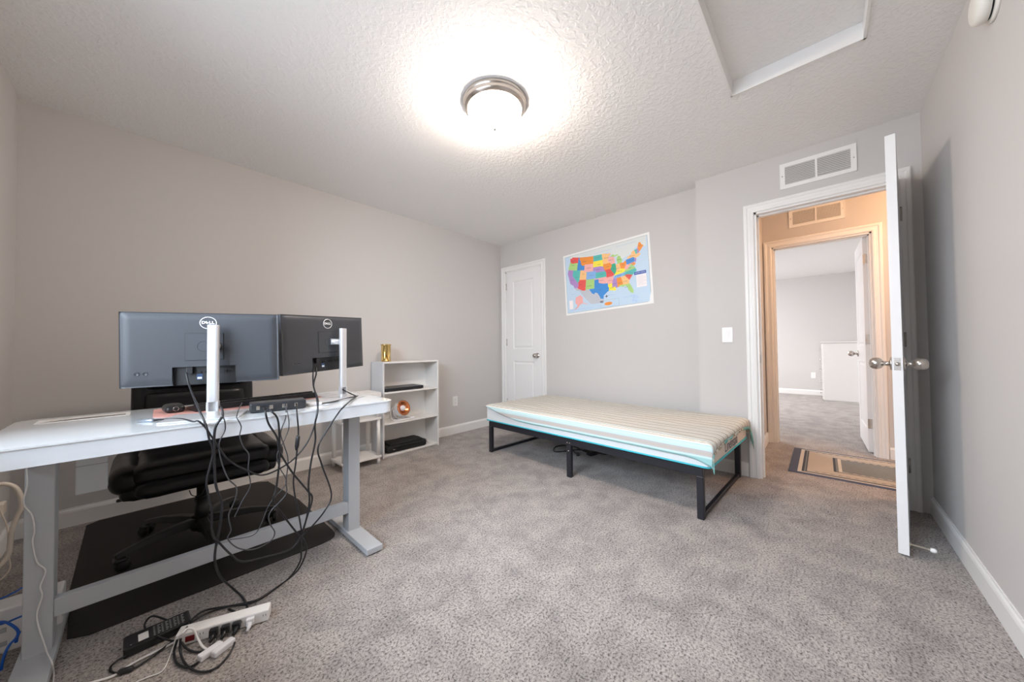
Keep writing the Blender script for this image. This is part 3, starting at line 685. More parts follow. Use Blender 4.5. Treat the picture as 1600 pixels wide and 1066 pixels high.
st = thing('side_table', 'small white three-tier side table with round posts squeezed between desk and bookshelf', 'side table', (-2.045, -.215, 0))
sx, sy = .170, .130
for z, th_ in ((.055, .018), (.392, .018), (.590, .040)):
    bm = B(); prism(bm, rrect(-sx, sx, -sy, sy, .012, 3), z, z+th_, bev=.002, seg=1); obj('shelf' if z < .5 else 'table_top', bm, M_melw, st)
for a in (-1, 1):
    for b in (-1, 1):
        bm = B()
        for z0, z1 in ((.0, .055), (.073, .392), (.410, .590)): tube(bm, [(a*(sx-.022), b*(sy-.022), z0), (a*(sx-.022), b*(sy-.022), z1)], .0155 if z0 > 0 else .013, 16)
        obj('post', bm, M_melw, st)

def gold_mat():
    m = mat('gold_foil_glass', (.85, .60, .20), .18, 1.0); nt = m.node_tree; b = nt.nodes['Principled BSDF']
    tc = nt.nodes.new('ShaderNodeTexCoord'); mp = nt.nodes.new('ShaderNodeMapping'); mp.inputs['Scale'].default_value = (60, 60, 9)
    n = nt.nodes.new('ShaderNodeTexNoise'); n.inputs['Scale'].default_value = 1.0; n.inputs['Detail'].default_value = 3
    r = nt.nodes.new('ShaderNodeValToRGB'); e = r.color_ramp.elements; e[0].position = .38; e[0].color = (.28, .15, .03, 1); e[1].position = .62; e[1].color = (.95, .72, .30, 1)
    L = nt.links.new; L(tc.outputs['Object'], mp.inputs[0]); L(mp.outputs[0], n.inputs['Vector']); L(n.outputs['Fac'], r.inputs[0]); L(r.outputs[0], b.inputs['Base Color'])
    bp = nt.nodes.new('ShaderNodeBump'); bp.inputs['Strength'].default_value = .8; bp.inputs['Distance'].default_value = .004; L(n.outputs['Fac'], bp.inputs['Height']); L(bp.outputs[0], b.inputs['Normal'])
    return m
M_gold = gold_mat()
t_ = thing('gold_vase', 'shiny gold foil cylinder vase standing on top of the bookshelf', 'vase', (-1.738, -.150, .8955))
bm = B()
R0 = .042; prof = [(.001, .001), (R0+.003, .001), (R0+.003, .010), (R0, .014), (R0, .148), (R0+.0025, .156), (R0+.0035, .164), (R0+.001, .167), (R0-.003, .163), (R0-.004, .02), (.001, .018)]
lathe(bm, prof, 28)
for v in bm.verts:
    a = math.atan2(v.co.y, v.co.x); k = 1+.05*math.sin(7*a)*(1 if v.co.z > .01 else .3); v.co.x *= k; v.co.y *= k
obj('vessel', bm, M_gold, t_)

t_ = thing('closed_laptop', 'closed black laptop lying on the upper shelf of the bookshelf', 'laptop', (-1.588, -.150, .6113), .02); t_.scale = (1.09, 1, 1.1)
M_lapgrey = mat('dark_laptop_lid', (.05, .052, .058), .35, .3, noise=(50, .05))
bm = B(); prism(bm, rrect(-.185, .195, -.090, .115, .012, 3), .003, .020, bev=.003); obj('laptop_base', bm, M_blackpl, t_)
bm = B(); prism(bm, rrect(-.185, .195, -.090, .115, .012, 3), .0215, .030, bev=.003); obj('lid', bm, M_lapgrey, t_)
for x in (-.16, .17):
    for y in (-.07, .095):
        bm = B(); lathe(bm, [(0, 0), (.008, 0), (.008, .003), (0, .003)], 12, T(x, y, 0)); obj('rubber_foot', bm, M_blackpl, t_)

M_canvas = mat('black_nylon_canvas', (.008, .008, .009), .75, bump=(220, .5, .001))
t_ = thing('laptop_bag', 'soft black laptop bag lying flat on the lowest shelf of the bookshelf', 'bag', (-1.565, -.140, .0282), -.03); t_.scale = (1.12, 1, 1.1)
def soft(bm, x0, x1, y0, y1, z0, z1, r, amp=.004, seed=0, fr=14):
    vs = box(bm, x0, x1, y0, y1, z0, z1, bev=r, seg=4)
    bmesh.ops.subdivide_edges(bm, edges=list({e for v in vs for e in v.link_edges if e.calc_length() > .03}), cuts=6, use_grid_fill=True)
    for v in bm.verts:
        n = mnoise.noise(Vector((v.co.x*fr+seed, v.co.y*fr, v.co.z*fr)))
        v.co.z += n*amp*(1 if v.co.z > z0+.01 else 0)
    for f in bm.faces: f.smooth = True
bm = B(); soft(bm, -.185, .200, -.100, .105, .001, .060, .022, .006); obj('bag_body', bm, M_canvas, t_)
bm = B(); soft(bm, -.150, .165, -.085, .088, .058, .074, .007, .005, 3); obj('front_pocket', bm, M_canvas, t_)
bm = B(); tube(bm, spline([(-.12, -.102, .045), (-.08, -.108, .050), (0, -.109, .052), (.09, -.108, .050), (.12, -.102, .045)], 6), .006, 8); obj('carry_handle', bm, M_canvas, t_)
bm = B(); tube(bm, spline([(.18, -.06, .055), (.205, -.07, .05), (.212, -.075, .028), (.222, -.08, .012)], 5), .003, 6); obj('zip_pull', bm, M_nickel, t_); bm = B()
tube(bm, [(-.13, -.1025, .030), (-.11, -.1025, .030)], .004, 8); obj('zip_pull', bm, M_nickel, t_)

M_copper = mat('polished_copper', (.62, .22, .09), .22, 1.0, noise=(30, .08)); M_heatw = mat('glossy_white_enamel', (.82, .82, .84), .25, noise=(20, .02), coat=.3)
hp = (-1.585, -.150)
t_ = thing('desk_heater', 'small round white fan heater with copper dish on the middle shelf of the bookshelf', 'heater', (*hp, .3203)); t_.scale = (1.22, 1.22, 1.22)
A_ = T(0, .0, .082) @ RZ(math.radians(10)) @ RX(math.radians(72))          # dish axis, tilted up towards the doorway
bm = B(); lathe(bm, [(0, -.062), (.020, -.061), (.038, -.054), (.052, -.036), (.058, -.010), (.057, .018), (.050, .030)], 36, A_); obj('housing', bm, M_heatw, t_)
bm = B(); lathe(bm, [(.050, .030), (.058, .033), (.062, .038), (.060, .043), (.045, .034), (.028, .022), (.018, .018)], 36, A_); obj('copper_dish', bm, M_copper, t_)
bm = B(); lathe(bm, [(.022, .020), (.024, .028), (.021, .036), (.012, .041), (0, .042)], 24, A_); obj('centre_cap', bm, M_heatw, t_)
bm = B(); tube(bm, [(.066*math.cos(a), -.0, .082+.078*math.sin(a)-.0) for a in [PI + PI*k/16 for k in range(17)]], .0035, 8)
obj('stand_hoop', bm, M_heatw, t_)
bm = B(); tube(bm, spline([(-.065, -.03, .004), (-.02, -.050, .004), (.05, -.045, .004), (.075, -.01, .004), (.03, .045, .004), (-.05, .04, .004)], 6, closed=True), .004, 8, closed=True); obj('stand_base', bm, M_heatw, t_)
bm = B(); tube(bm, spline([(-.055, .02, .10), (-.085, .0, .07), (-.090, -.02, .02), (-.07, -.045, .0045), (-.02, -.062, .0045), (.02, -.065, .0045), (.05, -.062, .0045), (.02, -.068, .0045), (-.06, -.070, .0045)], 6), .003, 8); obj('cord', bm, M_cordwhite, t_)
bm = B(); box(bm, .045, .085, -.078, -.062, .001, .020, bev=.003); obj('plug', bm, M_heatw, t_)

# ================================================================== far room and hall
t_ = thing('white_dresser', 'tall white chest of drawers against the far room wall, side on', 'dresser', (5.38, -3.475, 0))
bm = B(); box(bm, -.475, .475, -.235, .225, .03, 1.050, bev=.003, seg=1); obj('cabinet', bm, M_melw, t_)
bm = B(); box(bm, -.490, .490, -.245, .250, 1.051, 1.073, bev=.003, seg=1); obj('top_board', bm, M_melw, t_)
bm = B(); box(bm, -.46, .46, -.22, .20, 0, .03); obj('plinth', bm, M_melw, t_)
for k in range(5):
    bm = B(); box(bm, -.465, .465, .226, .244, .045+k*.200, .235+k*.200, bev=.002, seg=1); d_ = obj('drawer', bm, M_melw, t_)
    for x in (-.25, .25):
        bm = B(); lathe(bm, [(0, 0), (.006, 0), (.006, .012), (.014, .018), (.012, .026), (0, .028)], 14, T(x, .244, .14+k*.2) @ RX(-PI/2)); obj('drawer_knob', bm, M_nickel, d_)
pm0 = py(1338, 466, FYR+.02); pm1 = py(1338, 530, FYR+.02)
t_ = thing('oval_mirror', 'tall oval mirror with a pale wood frame on the far room side wall', 'mirror', (4.55, FYR+.004, (pm0.z+pm1.z)/2))
hh = 1.62/2-.46; ra = .22; rb = .36
bm = B(); tube(bm, [(ra*math.cos(a*PI/24), .014, rb*math.sin(a*PI/24)) for a in range(48)], .013, 8, closed=True); obj('mirror_frame', bm, mat('pale_wood', (.62, .50, .36), .5, noise=(40, .12)), t_)
bm = B(); prism(bm, [(ra*math.cos(a*PI/24), rb*math.sin(a*PI/24)) for a in range(48)], -.006, .002, T(0, .012, 0) @ RX(PI/2)); obj('mirror_glass', bm, mat('mirror_silver', (.85, .86, .87), .03, 1.0, noise=(5, .01)), t_)

RC = {'n': (.085, .10, .15), 'b': (.50, .44, .37), 'g': (.20, .21, .21), 'c': (.62, .57, .50), 'k': (.06, .07, .09)}
rk = list(RC); M_rug = [mat('rug_yarn_'+k, RC[k], 1.0, noise=(260, .45), bump=(260, .8, .003)) for k in rk]; ri = {k: i for i, k in enumerate(rk)}
bm = B(); rx0, rx1, ry0, ry1 = .205, 1.035, -4.95, -3.025
box(bm, rx0, rx1, ry0, ry1, 0.0, .006, mi=ri['n'])
def nest(ix, iy, k, z):
    f = [bm.verts.new(p) for p in ((rx0+ix, ry0+iy, z), (rx1-ix, ry0+iy, z), (rx1-ix, ry1-iy, z), (rx0+ix, ry1-iy, z))]
    bm.faces.new(f).material_index = ri[k]
for i, (ix, iy, k) in enumerate(((.030, .055, 'c'), (.052, .080, 'k'), (.060, .095, 'g'), (.066, .105, 'k'), (.072, .112, 'b'), (.190, .270, 'k'), (.197, .285, 'g'), (.204, .300, 'c'), (.218, .320, 'g'))):
    nest(ix, iy, k, .0064+i*.0004)
for ix, iy in ((.130, .125), (.216, .330)):      # dashed woven lines along the long edges
    y = ry0+iy
    while y < ry1-iy-.02:
        for x in (rx0+ix-.035 if ix < .2 else rx0+ix, rx1-ix+.035 if ix < .2 else rx1-ix):
            f = [bm.verts.new(p) for p in ((x-.004, y, .0101), (x+.004, y, .0101), (x+.004, y+.022, .0101), (x-.004, y+.022, .0101))]
            bm.faces.new(f).material_index = ri['k']
        y += .045
rg = obj('hall_rug', bm, M_rug, recalc=True); rg.rotation_euler = (0, 0, 0)
tag(rg, 'navy and beige bordered runner rug on the hallway carpet', 'rug')
# ================================================================== chair mat and office chair
M_matpl = mat('dark_brown_chair_mat', (.022, .019, .018), .6, spec=.3, bump=(120, .25, .001), noise=(9, .1))
bm = B()
prism(bm, [(-3.535, -.07), (-3.49, -.035), (-2.72, -.035), (-2.66, -.08), (-2.60, -.62), (-2.592, -1.20), (-2.595, -1.25), (-2.61, -1.285), (-2.64, -1.303), (-2.68, -1.308), (-3.44, -1.300), (-3.49, -1.27), (-3.52, -.9)], .0, .004, bev=.001, seg=1)
tag(obj('chair_mat', bm, M_matpl), 'dark brown rounded floor mat on the carpet under the desk chair', 'mat')

M_leather = mat('black_bonded_leather', (.007, .007, .008), .30, spec=.3, bump=(160, .35, .001), noise=(25, .15))
M_nylon = mat('black_nylon_plastic', (.014, .014, .015), .42, noise=(60, .1))
ch = thing('office_chair', 'black padded leather office chair with five-star base on the dark mat behind the desk', 'chair', (-3.095, -.735, .004))
def cushion(bm, x0, x1, y0, y1, z0, z1, r, n=12, crown=0.0, mtx=None, seed=0):
    """pillow-like rounded block"""
    cx, cy, cz = (x0+x1)/2, (y0+y1)/2, (z0+z1)/2; hx, hy, hz = (x1-x0)/2, (y1-y0)/2, (z1-z0)/2
    tmp = B(); bmesh.ops.create_cube(tmp, size=2); bmesh.ops.subdivide_edges(tmp, edges=tmp.edges[:], cuts=n, use_grid_fill=True)
    mp = {}
    for v in tmp.verts:
        q = Vector((v.co.x*hx, v.co.y*hy, v.co.z*hz))
        c = Vector((max(-hx+r, min(hx-r, q.x)), max(-hy+r, min(hy-r, q.y)), max(-hz+r, min(hz-r, q.z))))
        d = q-c; q = c + (d.normalized()*r if d.length > 1e-6 else d)
        bulge = (1-(q.x/hx)**2)*(1-(q.y/hy)**2); q.z += crown*bulge*(1 if v.co.z > 0 else -.2)
        q += Vector((1, 1, 1))*0.0; q.z += mnoise.noise(q*14+Vector((seed, 0, 0)))*.003
        q += Vector((cx, cy, cz))
        mp[v.index] = bm.verts.new(mtx @ q if mtx is not None else q)
    for f in tmp.faces:
        g_ = bm.faces.new([mp[v.index] for v in f.verts]); g_.smooth = True
    tmp.free()
bm = B(); cushion(bm, -.255, .255, -.295, .230, .405, .500, .040, crown=.022); seat = obj('seat', bm, M_leather, ch)
for s in (-1, 1):
    bm = B(); cushion(bm, min(s*.195, s*.325), max(s*.195, s*.325), -.275, .215, .372, .498, .058, crown=.0, seed=s); obj('seat_bolster', bm, M_leather, seat)
bm = B(); cushion(bm, -.245, .245, -.322, -.235, .352, .430, .036, seed=4); obj('front_roll', bm, M_leather, seat)
bm = B(); cushion(bm, -.29, .29, -.27, .22, .340, .412, .034, seed=6); obj('seat_base', bm, M_leather, seat)
bk = RX(math.radians(-7))
bm = B(); cushion(bm, -.268, .268, -.035, .050, .0, .560, .040, mtx=T(0, .235, .475) @ bk, seed=9); back = obj('backrest', bm, M_leather, ch)
bm = B(); cushion(bm, -.215, .215, -.062, -.010, .055, .300, .024, mtx=T(0, .235, .475) @ bk, seed=11); obj('back_pad', bm, M_leather, back)
bm = B(); cushion(bm, -.215, .215, -.062, -.010, .320, .520, .024, mtx=T(0, .235, .475) @ bk, seed=12); obj('back_pad', bm, M_leather, back)
bm = B(); tube(bm, [(0, 0, .065), (0, 0, .215)], .030, 24); tube(bm, [(0, 0, .212), (0, 0, .222)], .027, 24); obj('gas_lift', bm, M_nylon, ch)
bm = B(); tube(bm, [(0, 0, .2225), (0, 0, .342)], .022, 20); box(bm, -.09, .09, -.11, .11, .3, .345, bev=.01); obj('tilt_mechanism', bm, M_nylon, ch)
bm = B(); tube(bm, spline([(-.08, 0, .325), (-.16, -.01, .32), (-.26, -.02, .315), (-.285, -.02, .300)], 5), .005, 8); box(bm, -.305, -.275, -.03, -.01, .290, .302, bev=.004); obj('height_lever', bm, M_nylon, ch)
bm = B(); tube(bm, spline([(-.07, -.30, .352), (-.06, -.305, .325), (-.03, -.305, .318), (-.015, -.30, .352)], 5), .002, 6); obj('pull_loop', bm, M_cord, ch)
bm = B(); lathe(bm, [(0, .045), (.045, .048), (.050, .065), (.050, .085), (.040, .100), (.031, .104)], 24); tube(bm, [(0, 0, .030), (0, 0, .052)], .018, 12); obj('hub', bm, M_nylon, ch)
for k in range(5):
    a = math.radians(201+72*k); R_ = RZ(a)
    bm = B()
    secs = [(.040, .092, .026, .020), (.12, .094, .024, .018), (.22, .088, .019, .015), (.30, .075, .016, .012), (.325, .070, .013, .010)]
    rings = []
    for x, z, hw, hh_ in secs: rings.append([bm.verts.new((x, y, zz)) for y, zz in ((-hw, z-hh_), (-hw*.7, z+hh_), (hw*.7, z+hh_), (hw, z-hh_))])
    for A, Bq in zip(rings, rings[1:]):
        for i in range(4): bm.faces.new((A[i], A[(i+1) % 4], Bq[(i+1) % 4], Bq[i]))
    bm.faces.new(rings[0]); bm.faces.new(rings[-1][::-1]); bmesh.ops.transform(bm, matrix=R_, verts=bm.verts)
    spoke = bent(obj('base_spoke', bm, M_nylon, ch), .004)
    wa = RZ(a*1.7+.4); cm = T(.312*math.cos(a), .312*math.sin(a), .0)
    bm = B()
    for s in (-1, 1): lathe(bm, [(0, s*.006), (.020, s*.006), (.026, s*.010), (.026, s*.022), (.018, s*.027), (0, s*.027)], 24, cm @ wa @ T(.012, 0, .0265) @ RX(PI/2))
    tube(bm, [(0, 0, .028), (0, 0, .062)], .006, 10)
    bmesh.ops.transform(bm, matrix=cm, verts=bm.verts[-20:])
    box(bm, -.018, .026, -.027, .027, .040, .058, bev=.006, mtx=cm @ wa)
    tube(bm, [cm @ wa @ Vector((.012, -.02, .0265)), cm @ wa @ Vector((.012, .02, .0265))], .006, 10)
    obj('caster', bm, M_nylon, spoke)

# ================================================================== desk
M_deskgrey = mat('grey_desk_steel', (.47, .49, .515), .42, bump=(260, .08, .0004), noise=(30, .02))
M_deskwhite = mat('white_painted_apron', (.74, .77, .80), .35, noise=(20, .02))
M_glasstop = mat('white_glass_top', (.78, .82, .84), .06, coat=.6, noise=(6, .015))
dx0, dx1, dy0, dy1, dz = -3.640, -2.440, -1.620, -.985, .752
dk = thing('standing_desk', 'white glass-topped standing desk with grey steel T legs and crossbar', 'desk', (-3.04, -1.30, 0))
DXo, DYo = 3.04, 1.30
def dpoly(i, r): return [(x+DXo, y+DYo) for x, y in rrect(dx0+i, dx1-i, dy0+i, dy1-i, r, 6)]
bm = B(); prism(bm, dpoly(0, .040), dz-.006, dz, bev=.0015, seg=1); top = obj('glass_top', bm, M_glasstop, dk)
bm = B(); prism(bm, dpoly(.004, .038), dz-.060, dz-.0065, bev=.003, seg=2); obj('apron', bm, M_deskwhite, dk)
bm = B(); prism(bm, [(x+DXo, y+DYo) for x, y in rrect(-3.585, -3.352, -1.150, -1.040, .008, 3)], dz+.0002, dz+.0010)
cp = obj('white_inset', bm, mat('panel_white', (.80, .80, .78), .3, noise=(20, .02)), dk)
bm = B(); prism(bm, [(-3.572+DXo, -1.130+DYo), (-3.365+DXo, -1.118+DYo), (-3.365+DXo, -1.095+DYo), (-3.46+DXo, -1.092+DYo), (-3.53+DXo, -1.105+DYo)], dz+.0011, dz+.0014); obj('dark_strip', bm, mat('brown_black_strip', (.06, .035, .03), .15, noise=(20, .2)), cp)  # thin dark brown strip on a flat white inset
for cx in (-3.5415, -2.5325):
    bm = B(); box(bm, cx-.030+DXo, cx+.030+DXo, -1.355+DYo, -1.275+DYo, .030, .640, bev=.003); lg = obj('leg', bm, M_deskgrey, dk)
    bm = B(); box(bm, cx-.0265+DXo, cx+.0265+DXo, -1.3515+DYo, -1.2785+DYo, .6405, .6915, bev=.002); obj('inner_column', bm, M_deskgrey, lg)
    bm = B(); box(bm, cx-.040+DXo, cx+.040+DXo, -1.600+DYo, -1.030+DYo, .006, .034, bev=.003)
    foot = obj('foot', bm, M_deskgrey, dk)
    for y in (-1.58, -1.05):
        bm = B(); lathe(bm, [(0, 0), (.012, 0), (.012, .007), (0, .007)], 14, T(cx+DXo, y+DYo, 0)); obj('levelling_pad', bm, M_blackpl, foot)
bm = B(); box(bm, -3.5115+DXo, -2.5625+DXo, -1.350+DYo, -1.318+DYo, .130, .190, bev=.002); obj('crossbar', bm, M_deskgrey, dk)
bm = B(); box(bm, -3.52+DXo, -2.55+DXo, -1.34+DYo, -1.29+DYo, .660, .690); obj('top_rail', bm, M_deskgrey, dk)
# grey-white box hung under the desk
bm = B(); box(bm, -3.492, -3.412, -1.10, -1.04, .455, .688, bev=.003)
bxx = obj('under_desk_box', bm, M_deskwhite); tag(bxx, 'small pale box hung under the left end of the desk top', 'box')
bm = B(); box(bm, -3.4935, -3.4105, -1.1015, -1.0385, .563, .566); obj('seam_strip', bm, M_deskgrey, bxx)

# ================================================================== monitors and stands
M_monback = mat('charcoal_monitor_plastic', (.046, .050, .058), .42, bump=(420, .12, .0003), noise=(50, .05))
M_mondark = mat('monitor_recess_black', (.018, .019, .021), .45, noise=(50, .08))
M_silver = mat('silver_painted_stand', (.74, .75, .77), .32, .55, noise=(30, .02))
M_logo = mat('chrome_white_logo', (.88, .89, .90), .25, .2, noise=(30, .02))
M_screen = mat('dark_screen_glass', (.012, .012, .014), .12, noise=(10, .1))
def monitor(label, loc, yaw, roll, plug_x, arm):
    W, Hh = .487, .286
    t = thing('computer_monitor', label, 'monitor', loc); t.matrix_world = T(*loc) @ RZ(yaw) @ RY(-roll)
    bm = B(); nx, nz = 60, 36; bay = (-.098, .100, -.068)
    def dep(x, z):
        e = min(W/2-abs(x), Hh/2-abs(z)); k = min(1, max(0, e/.030)); k = 1-(1-k)**2.2
        d = .011+.009*k
        return d
    V = [[bm.verts.new((-W/2+W*i/nx, -dep(-W/2+W*i/nx, -Hh/2+Hh*j/nz), -Hh/2+Hh*j/nz)) for j in range(nz+1)] for i in range(nx+1)]
    inb = lambda i, j: bay[0] <= -W/2+W*(i+.5)/nx <= bay[1] and -Hh/2+Hh*(j+.5)/nz < bay[2]
    for i in range(nx):
        for j in range(nz):
            if not inb(i, j): f = bm.faces.new((V[i][j], V[i+1][j], V[i+1][j+1], V[i][j+1])); f.smooth = True
    # recessed connector bay
    I = [i for i in range(nx) if inb(i, 0)]; J = [j for j in range(nz) if inb(I[0], j)]
    i0, i1, j1 = I[0], I[-1]+1, J[-1]+1
    def quad(a, b, c, d, mi=1):
        bm.faces.new([bm.verts.new(p) for p in (a, b, c, d)]).material_index = mi
    for i in range(i0, i1):
        a, b = V[i][j1].co, V[i+1][j1].co; quad(a.copy(), b.copy(), Vector((b.x, -.001, b.z)), Vector((a.x, -.001, a.z)))
    for ii in (i0, i1):
        for j in range(j1):
            a, b = V[ii][j].co, V[ii][j+1].co; quad(a.copy(), b.copy(), Vector((b.x, -.001, b.z)), Vector((a.x, -.001, a.z)))
    a = V[i0][0].co; b = V[i1][j1].co; quad(Vector((a.x, -.001, a.z)), Vector((b.x, -.001, a.z)), Vector((b.x, -.001, b.z)), Vector((a.x, -.001, b.z)), 1)
    # rim and front
    per = [V[i][0] for i in range(nx+1)]+[V[nx][j] for j in range(1, nz+1)]+[V[i][nz] for i in range(nx-1, -1, -1)]+[V[0][j] for j in range(nz-1, 0, -1)]
    fr = [bm.verts.new((v.co.x, .012, v.co.z)) for v in per]
    for k in range(len(per)): bm.faces.new((per[k], per[(k+1) % len(per)], fr[(k+1) % len(per)], fr[k]))
    bm.faces.new(fr)
    hs_ = obj('housing', bm, [M_monback, M_mondark], t, recalc=False)
    bm = B(); box(bm, -W/2+.006, W/2-.006, .0121, .0135, -Hh/2+.016, Hh/2-.006); obj('screen', bm, M_screen, t)
    bm = B()     # thin groove of the stand mount, and the mount plate
    gx, gz0, gz1 = .060, -.048, .062
    for x0, x1, z0, z1 in ((-gx, gx, gz0, gz0+.0015), (-gx, gx, gz1-.0015, gz1), (-gx, -gx+.0015, gz0, gz1), (gx-.0015, gx, gz0, gz1)): box(bm, x0, x1, -.0206, -.0195, z0, z1, mi=1)
    box(bm, -gx+.0016, gx-.0016, -.0222, -.0190, gz0+.0016, gz1-.0016, bev=.0006, seg=1)
    mp_ = obj('mount_plate', bm, [M_monback, M_mondark], t)
    bm = B(); tube(bm, [(-.002+.020*math.cos(a*PI/16), -.0223, .008+.020*math.sin(a*PI/16)) for a in range(32)], .0006, 5, closed=True); obj('round_mark', bm, M_mondark, mp_)
    for x in (-.195, -.172):
        bm = B(); lathe(bm, [(.0075, 0), (.0080, .0014), (.0066, .0018), (.0060, .0004), (0, .0002)], 20, T(x, -.0199, -.092) @ RX(PI/2)); obj('button', bm, M_monback, t)
    bm = B(); R0 = .0255
    LX = .012 if arm == 1 else 0
    tube(bm, [(LX+R0*math.cos(a*PI/20), -.0200, .103+R0*.92*math.sin(a*PI/20)) for a in range(40)], .0015, 6, closed=True)
    LM = T(LX, -.0202, .104) @ RX(PI/2)
    for c_, x_, rot in (('D', -.0150, 0), ('E', -.0045, .75), ('L', .0060, 0), ('L', .0150, 0)):
        text_geo(bm, c_, .0150 if c_ != 'E' else .0130, LM @ T(x_, 0, 0) @ RZ(rot), 0, .0006, bold=.0007, sx=1.1)
    obj('logo', bm, M_logo, t, recalc=False)
    bm = B()
    for i_, x in enumerate((-.02, -.006, .02, .034, .06, .075)): box(bm, x-.005, x+.005, -.0042, -.0012, -.098 if i_ % 2 else -.100, -.090)
    obj('port_row', bm, M_blackpl, t)
    bm = B(); box(bm, -.030, -.012, -.0022, -.0012, -.125, -.102); box(bm, -.028, -.014, -.0026, -.0022, -.122, -.114, mi=1); obj('port_label', bm, [mat('blue_label', (.03, .07, .16), .4, noise=(9, .1)), M_logo], t)
    bm = B(); box(bm, plug_x-.010, plug_x+.010, -.016, -.0015, -.100, -.072, bev=.002); obj('cable_plug', bm, M_blackpl, t)
    return t
mL = monitor('left computer monitor seen from behind, charcoal back with a round white logo', (-3.144, -1.404, 1.023), -.323, .017, -.048, 1)
mR = monitor('right computer monitor seen from behind, turned away, beside the bookshelf side of the desk', (-2.666, -1.315, 1.047), .391, .045, -.060, 2)

def stand(label, col, yaw, ztop, ax, base_c, mon):
    t = thing('monitor_stand', label, 'monitor stand', (col[0], col[1], dz+.0005), yaw)
    w2 = .0185; d2_ = .0125; zt = ztop-dz; z0, z1 = .024, .060
    def rr(z): return rrect(-w2, w2, -d2_, d2_, .010, 5)
    bm = B(); prism(bm, rr(0), z1, zt, bev=.002, seg=2); prism(bm, rr(0), .006, z0)
    box(bm, -w2, -w2+.007, -d2_*.9, d2_, z0-.001, z1+.001, bev=.001, seg=1); box(bm, w2-.007, w2, -d2_*.9, d2_, z0-.001, z1+.001, bev=.001, seg=1)
    box(bm, -w2+.006, w2-.006, d2_-.003, d2_, z0-.001, z1+.001)
    for f in bm.faces: f.smooth = False
    obj('column', bm, M_silver, t)
    bm = B(); prism(bm, rrect(-.118+base_c[0], .118+base_c[0], -.075+base_c[1], .105+base_c[1], .012, 4), 0, .0055, bev=.0012, seg=1); obj('base_plate', bm, M_silver, t)
    # arm from the column top to the monitor's mount plate
    mi_ = t.matrix_world.inverted(); bpy.context.view_layer.update(); mi_ = t.matrix_world.inverted()
    q = mi_ @ (mon.matrix_world @ Vector((ax, -.0228, .008)))
    bm = B(); tube(bm, [Vector((0, d2_-.002, q.z)), Vector((q.x*.5, (d2_+q.y)/2, q.z)), q], .016, 12); obj('arm', bm, M_silver, t)
    return t
bpy.context.view_layer.update()
def off(mon, x, y, z=None):
    p_ = mon.matrix_world @ Vector((x, -y, 0)); return (p_.x, p_.y)
stand('silver monitor stand on the desk holding the left monitor', off(mL, .037, .066), -.323, 1.115, .035, (-.022, 0), mL)
stand('silver monitor stand on the desk holding the right monitor', off(mR, .055, .062), .391, 1.127, .012, (-.040, 0), mR)

# ================================================================== things on the desk
Z0 = dz+.0006
M_pink = mat('salmon_pink_felt', (.62, .31, .26), .85, noise=(120, .08))
bm = B()
pm = [(-3.285, -1.060), (-3.290, -1.30), (-3.262, -1.335), (-3.10, -1.335), (-2.90, -1.330), (-2.74, -1.325), (-2.665, -1.300), (-2.650, -1.20), (-2.655, -1.055)]
prism(bm, pm, Z0, Z0+.0022)
tag(obj('desk_pad', bm, M_pink), 'salmon pink desk pad lying under the keyboard and mouse', 'desk pad')
ZP = Z0+.0026
t_ = thing('keyboard', 'black computer keyboard seen from behind on the pink desk pad', 'keyboard', (-2.935, -1.190, ZP), .165)
bm = B(); prof_ = [(-.068, .0), (-.068, .024), (-.060, .028), (.066, .011), (.068, .0)]
bm2 = prism(bm, prof_, -.245, .245, mtx=RZ(PI/2) @ RX(PI/2) @ Matrix.Identity(4))
bmesh.ops.transform(bm, matrix=Matrix.Identity(4), verts=bm.verts)
obj('keyboard_case', bm, M_blackpl, t_)
for r__ in range(6):
    n_ = 18
    for k in range(n_):
        if r__ == 0 and k in (1, 6, 11): continue
        bm = B(); y = -.055+r__*.0195; z = .0275-(y+.060)*.135
        x = -.232+k*.0262
        box(bm, x, x+.0232, y, y+.0165, z, z+.007, bev=.0015, seg=1)
        if r__ < 4: obj('key', bm, M_nylon, t_)
        else: bm.free()
t_ = thing('computer_mouse', 'black computer mouse on the left end of the pink desk pad', 'mouse', (-3.228, -1.205, ZP), .1)
bm = B(); cushion(bm, -.031, .031, -.052, .052, 0, .030, .0145, n=8, crown=.006); obj('mouse_shell', bm, M_blackpl, t_)
bm = B(); tube(bm, [(.0085*math.cos(a*PI/8), -.0524, .017+.0085*math.sin(a*PI/8)) for a in range(16)], .0009, 5, closed=True); obj('logo_ring', bm, M_nickel, t_)
t_ = thing('docking_station', 'black rectangular docking station with cords on the front edge of the desk', 'docking station', (-2.915, -1.490, Z0), -.14)
bm = B(); box(bm, -.100, .100, -.038, .045, .002, .040, bev=.005, seg=2); obj('dock_case', bm, mat('dock_charcoal', (.022, .024, .028), .38, bump=(300, .1, .0003)), t_)
for i_, (x, w_) in enumerate(((-.072, .006), (-.055, .008), (-.028, .007), (-.008, .010), (.020, .009), (.040, .012), (.062, .006))):
    bm = B(); box(bm, x-w_, x+w_, -.0392, -.0380, .012, .028, bev=.0005, seg=1); obj('port', bm, M_mondark if i_ % 2 else M_nickel, t_)
bm = B(); prism(bm, rrect(-2.80, -2.74, -1.500, -1.440, .008, 3), Z0, Z0+.012, bev=.003)
tag(obj('white_adapter', bm, M_heatw), 'small white plug adapter on the desk just right of the docking station', 'adapter')

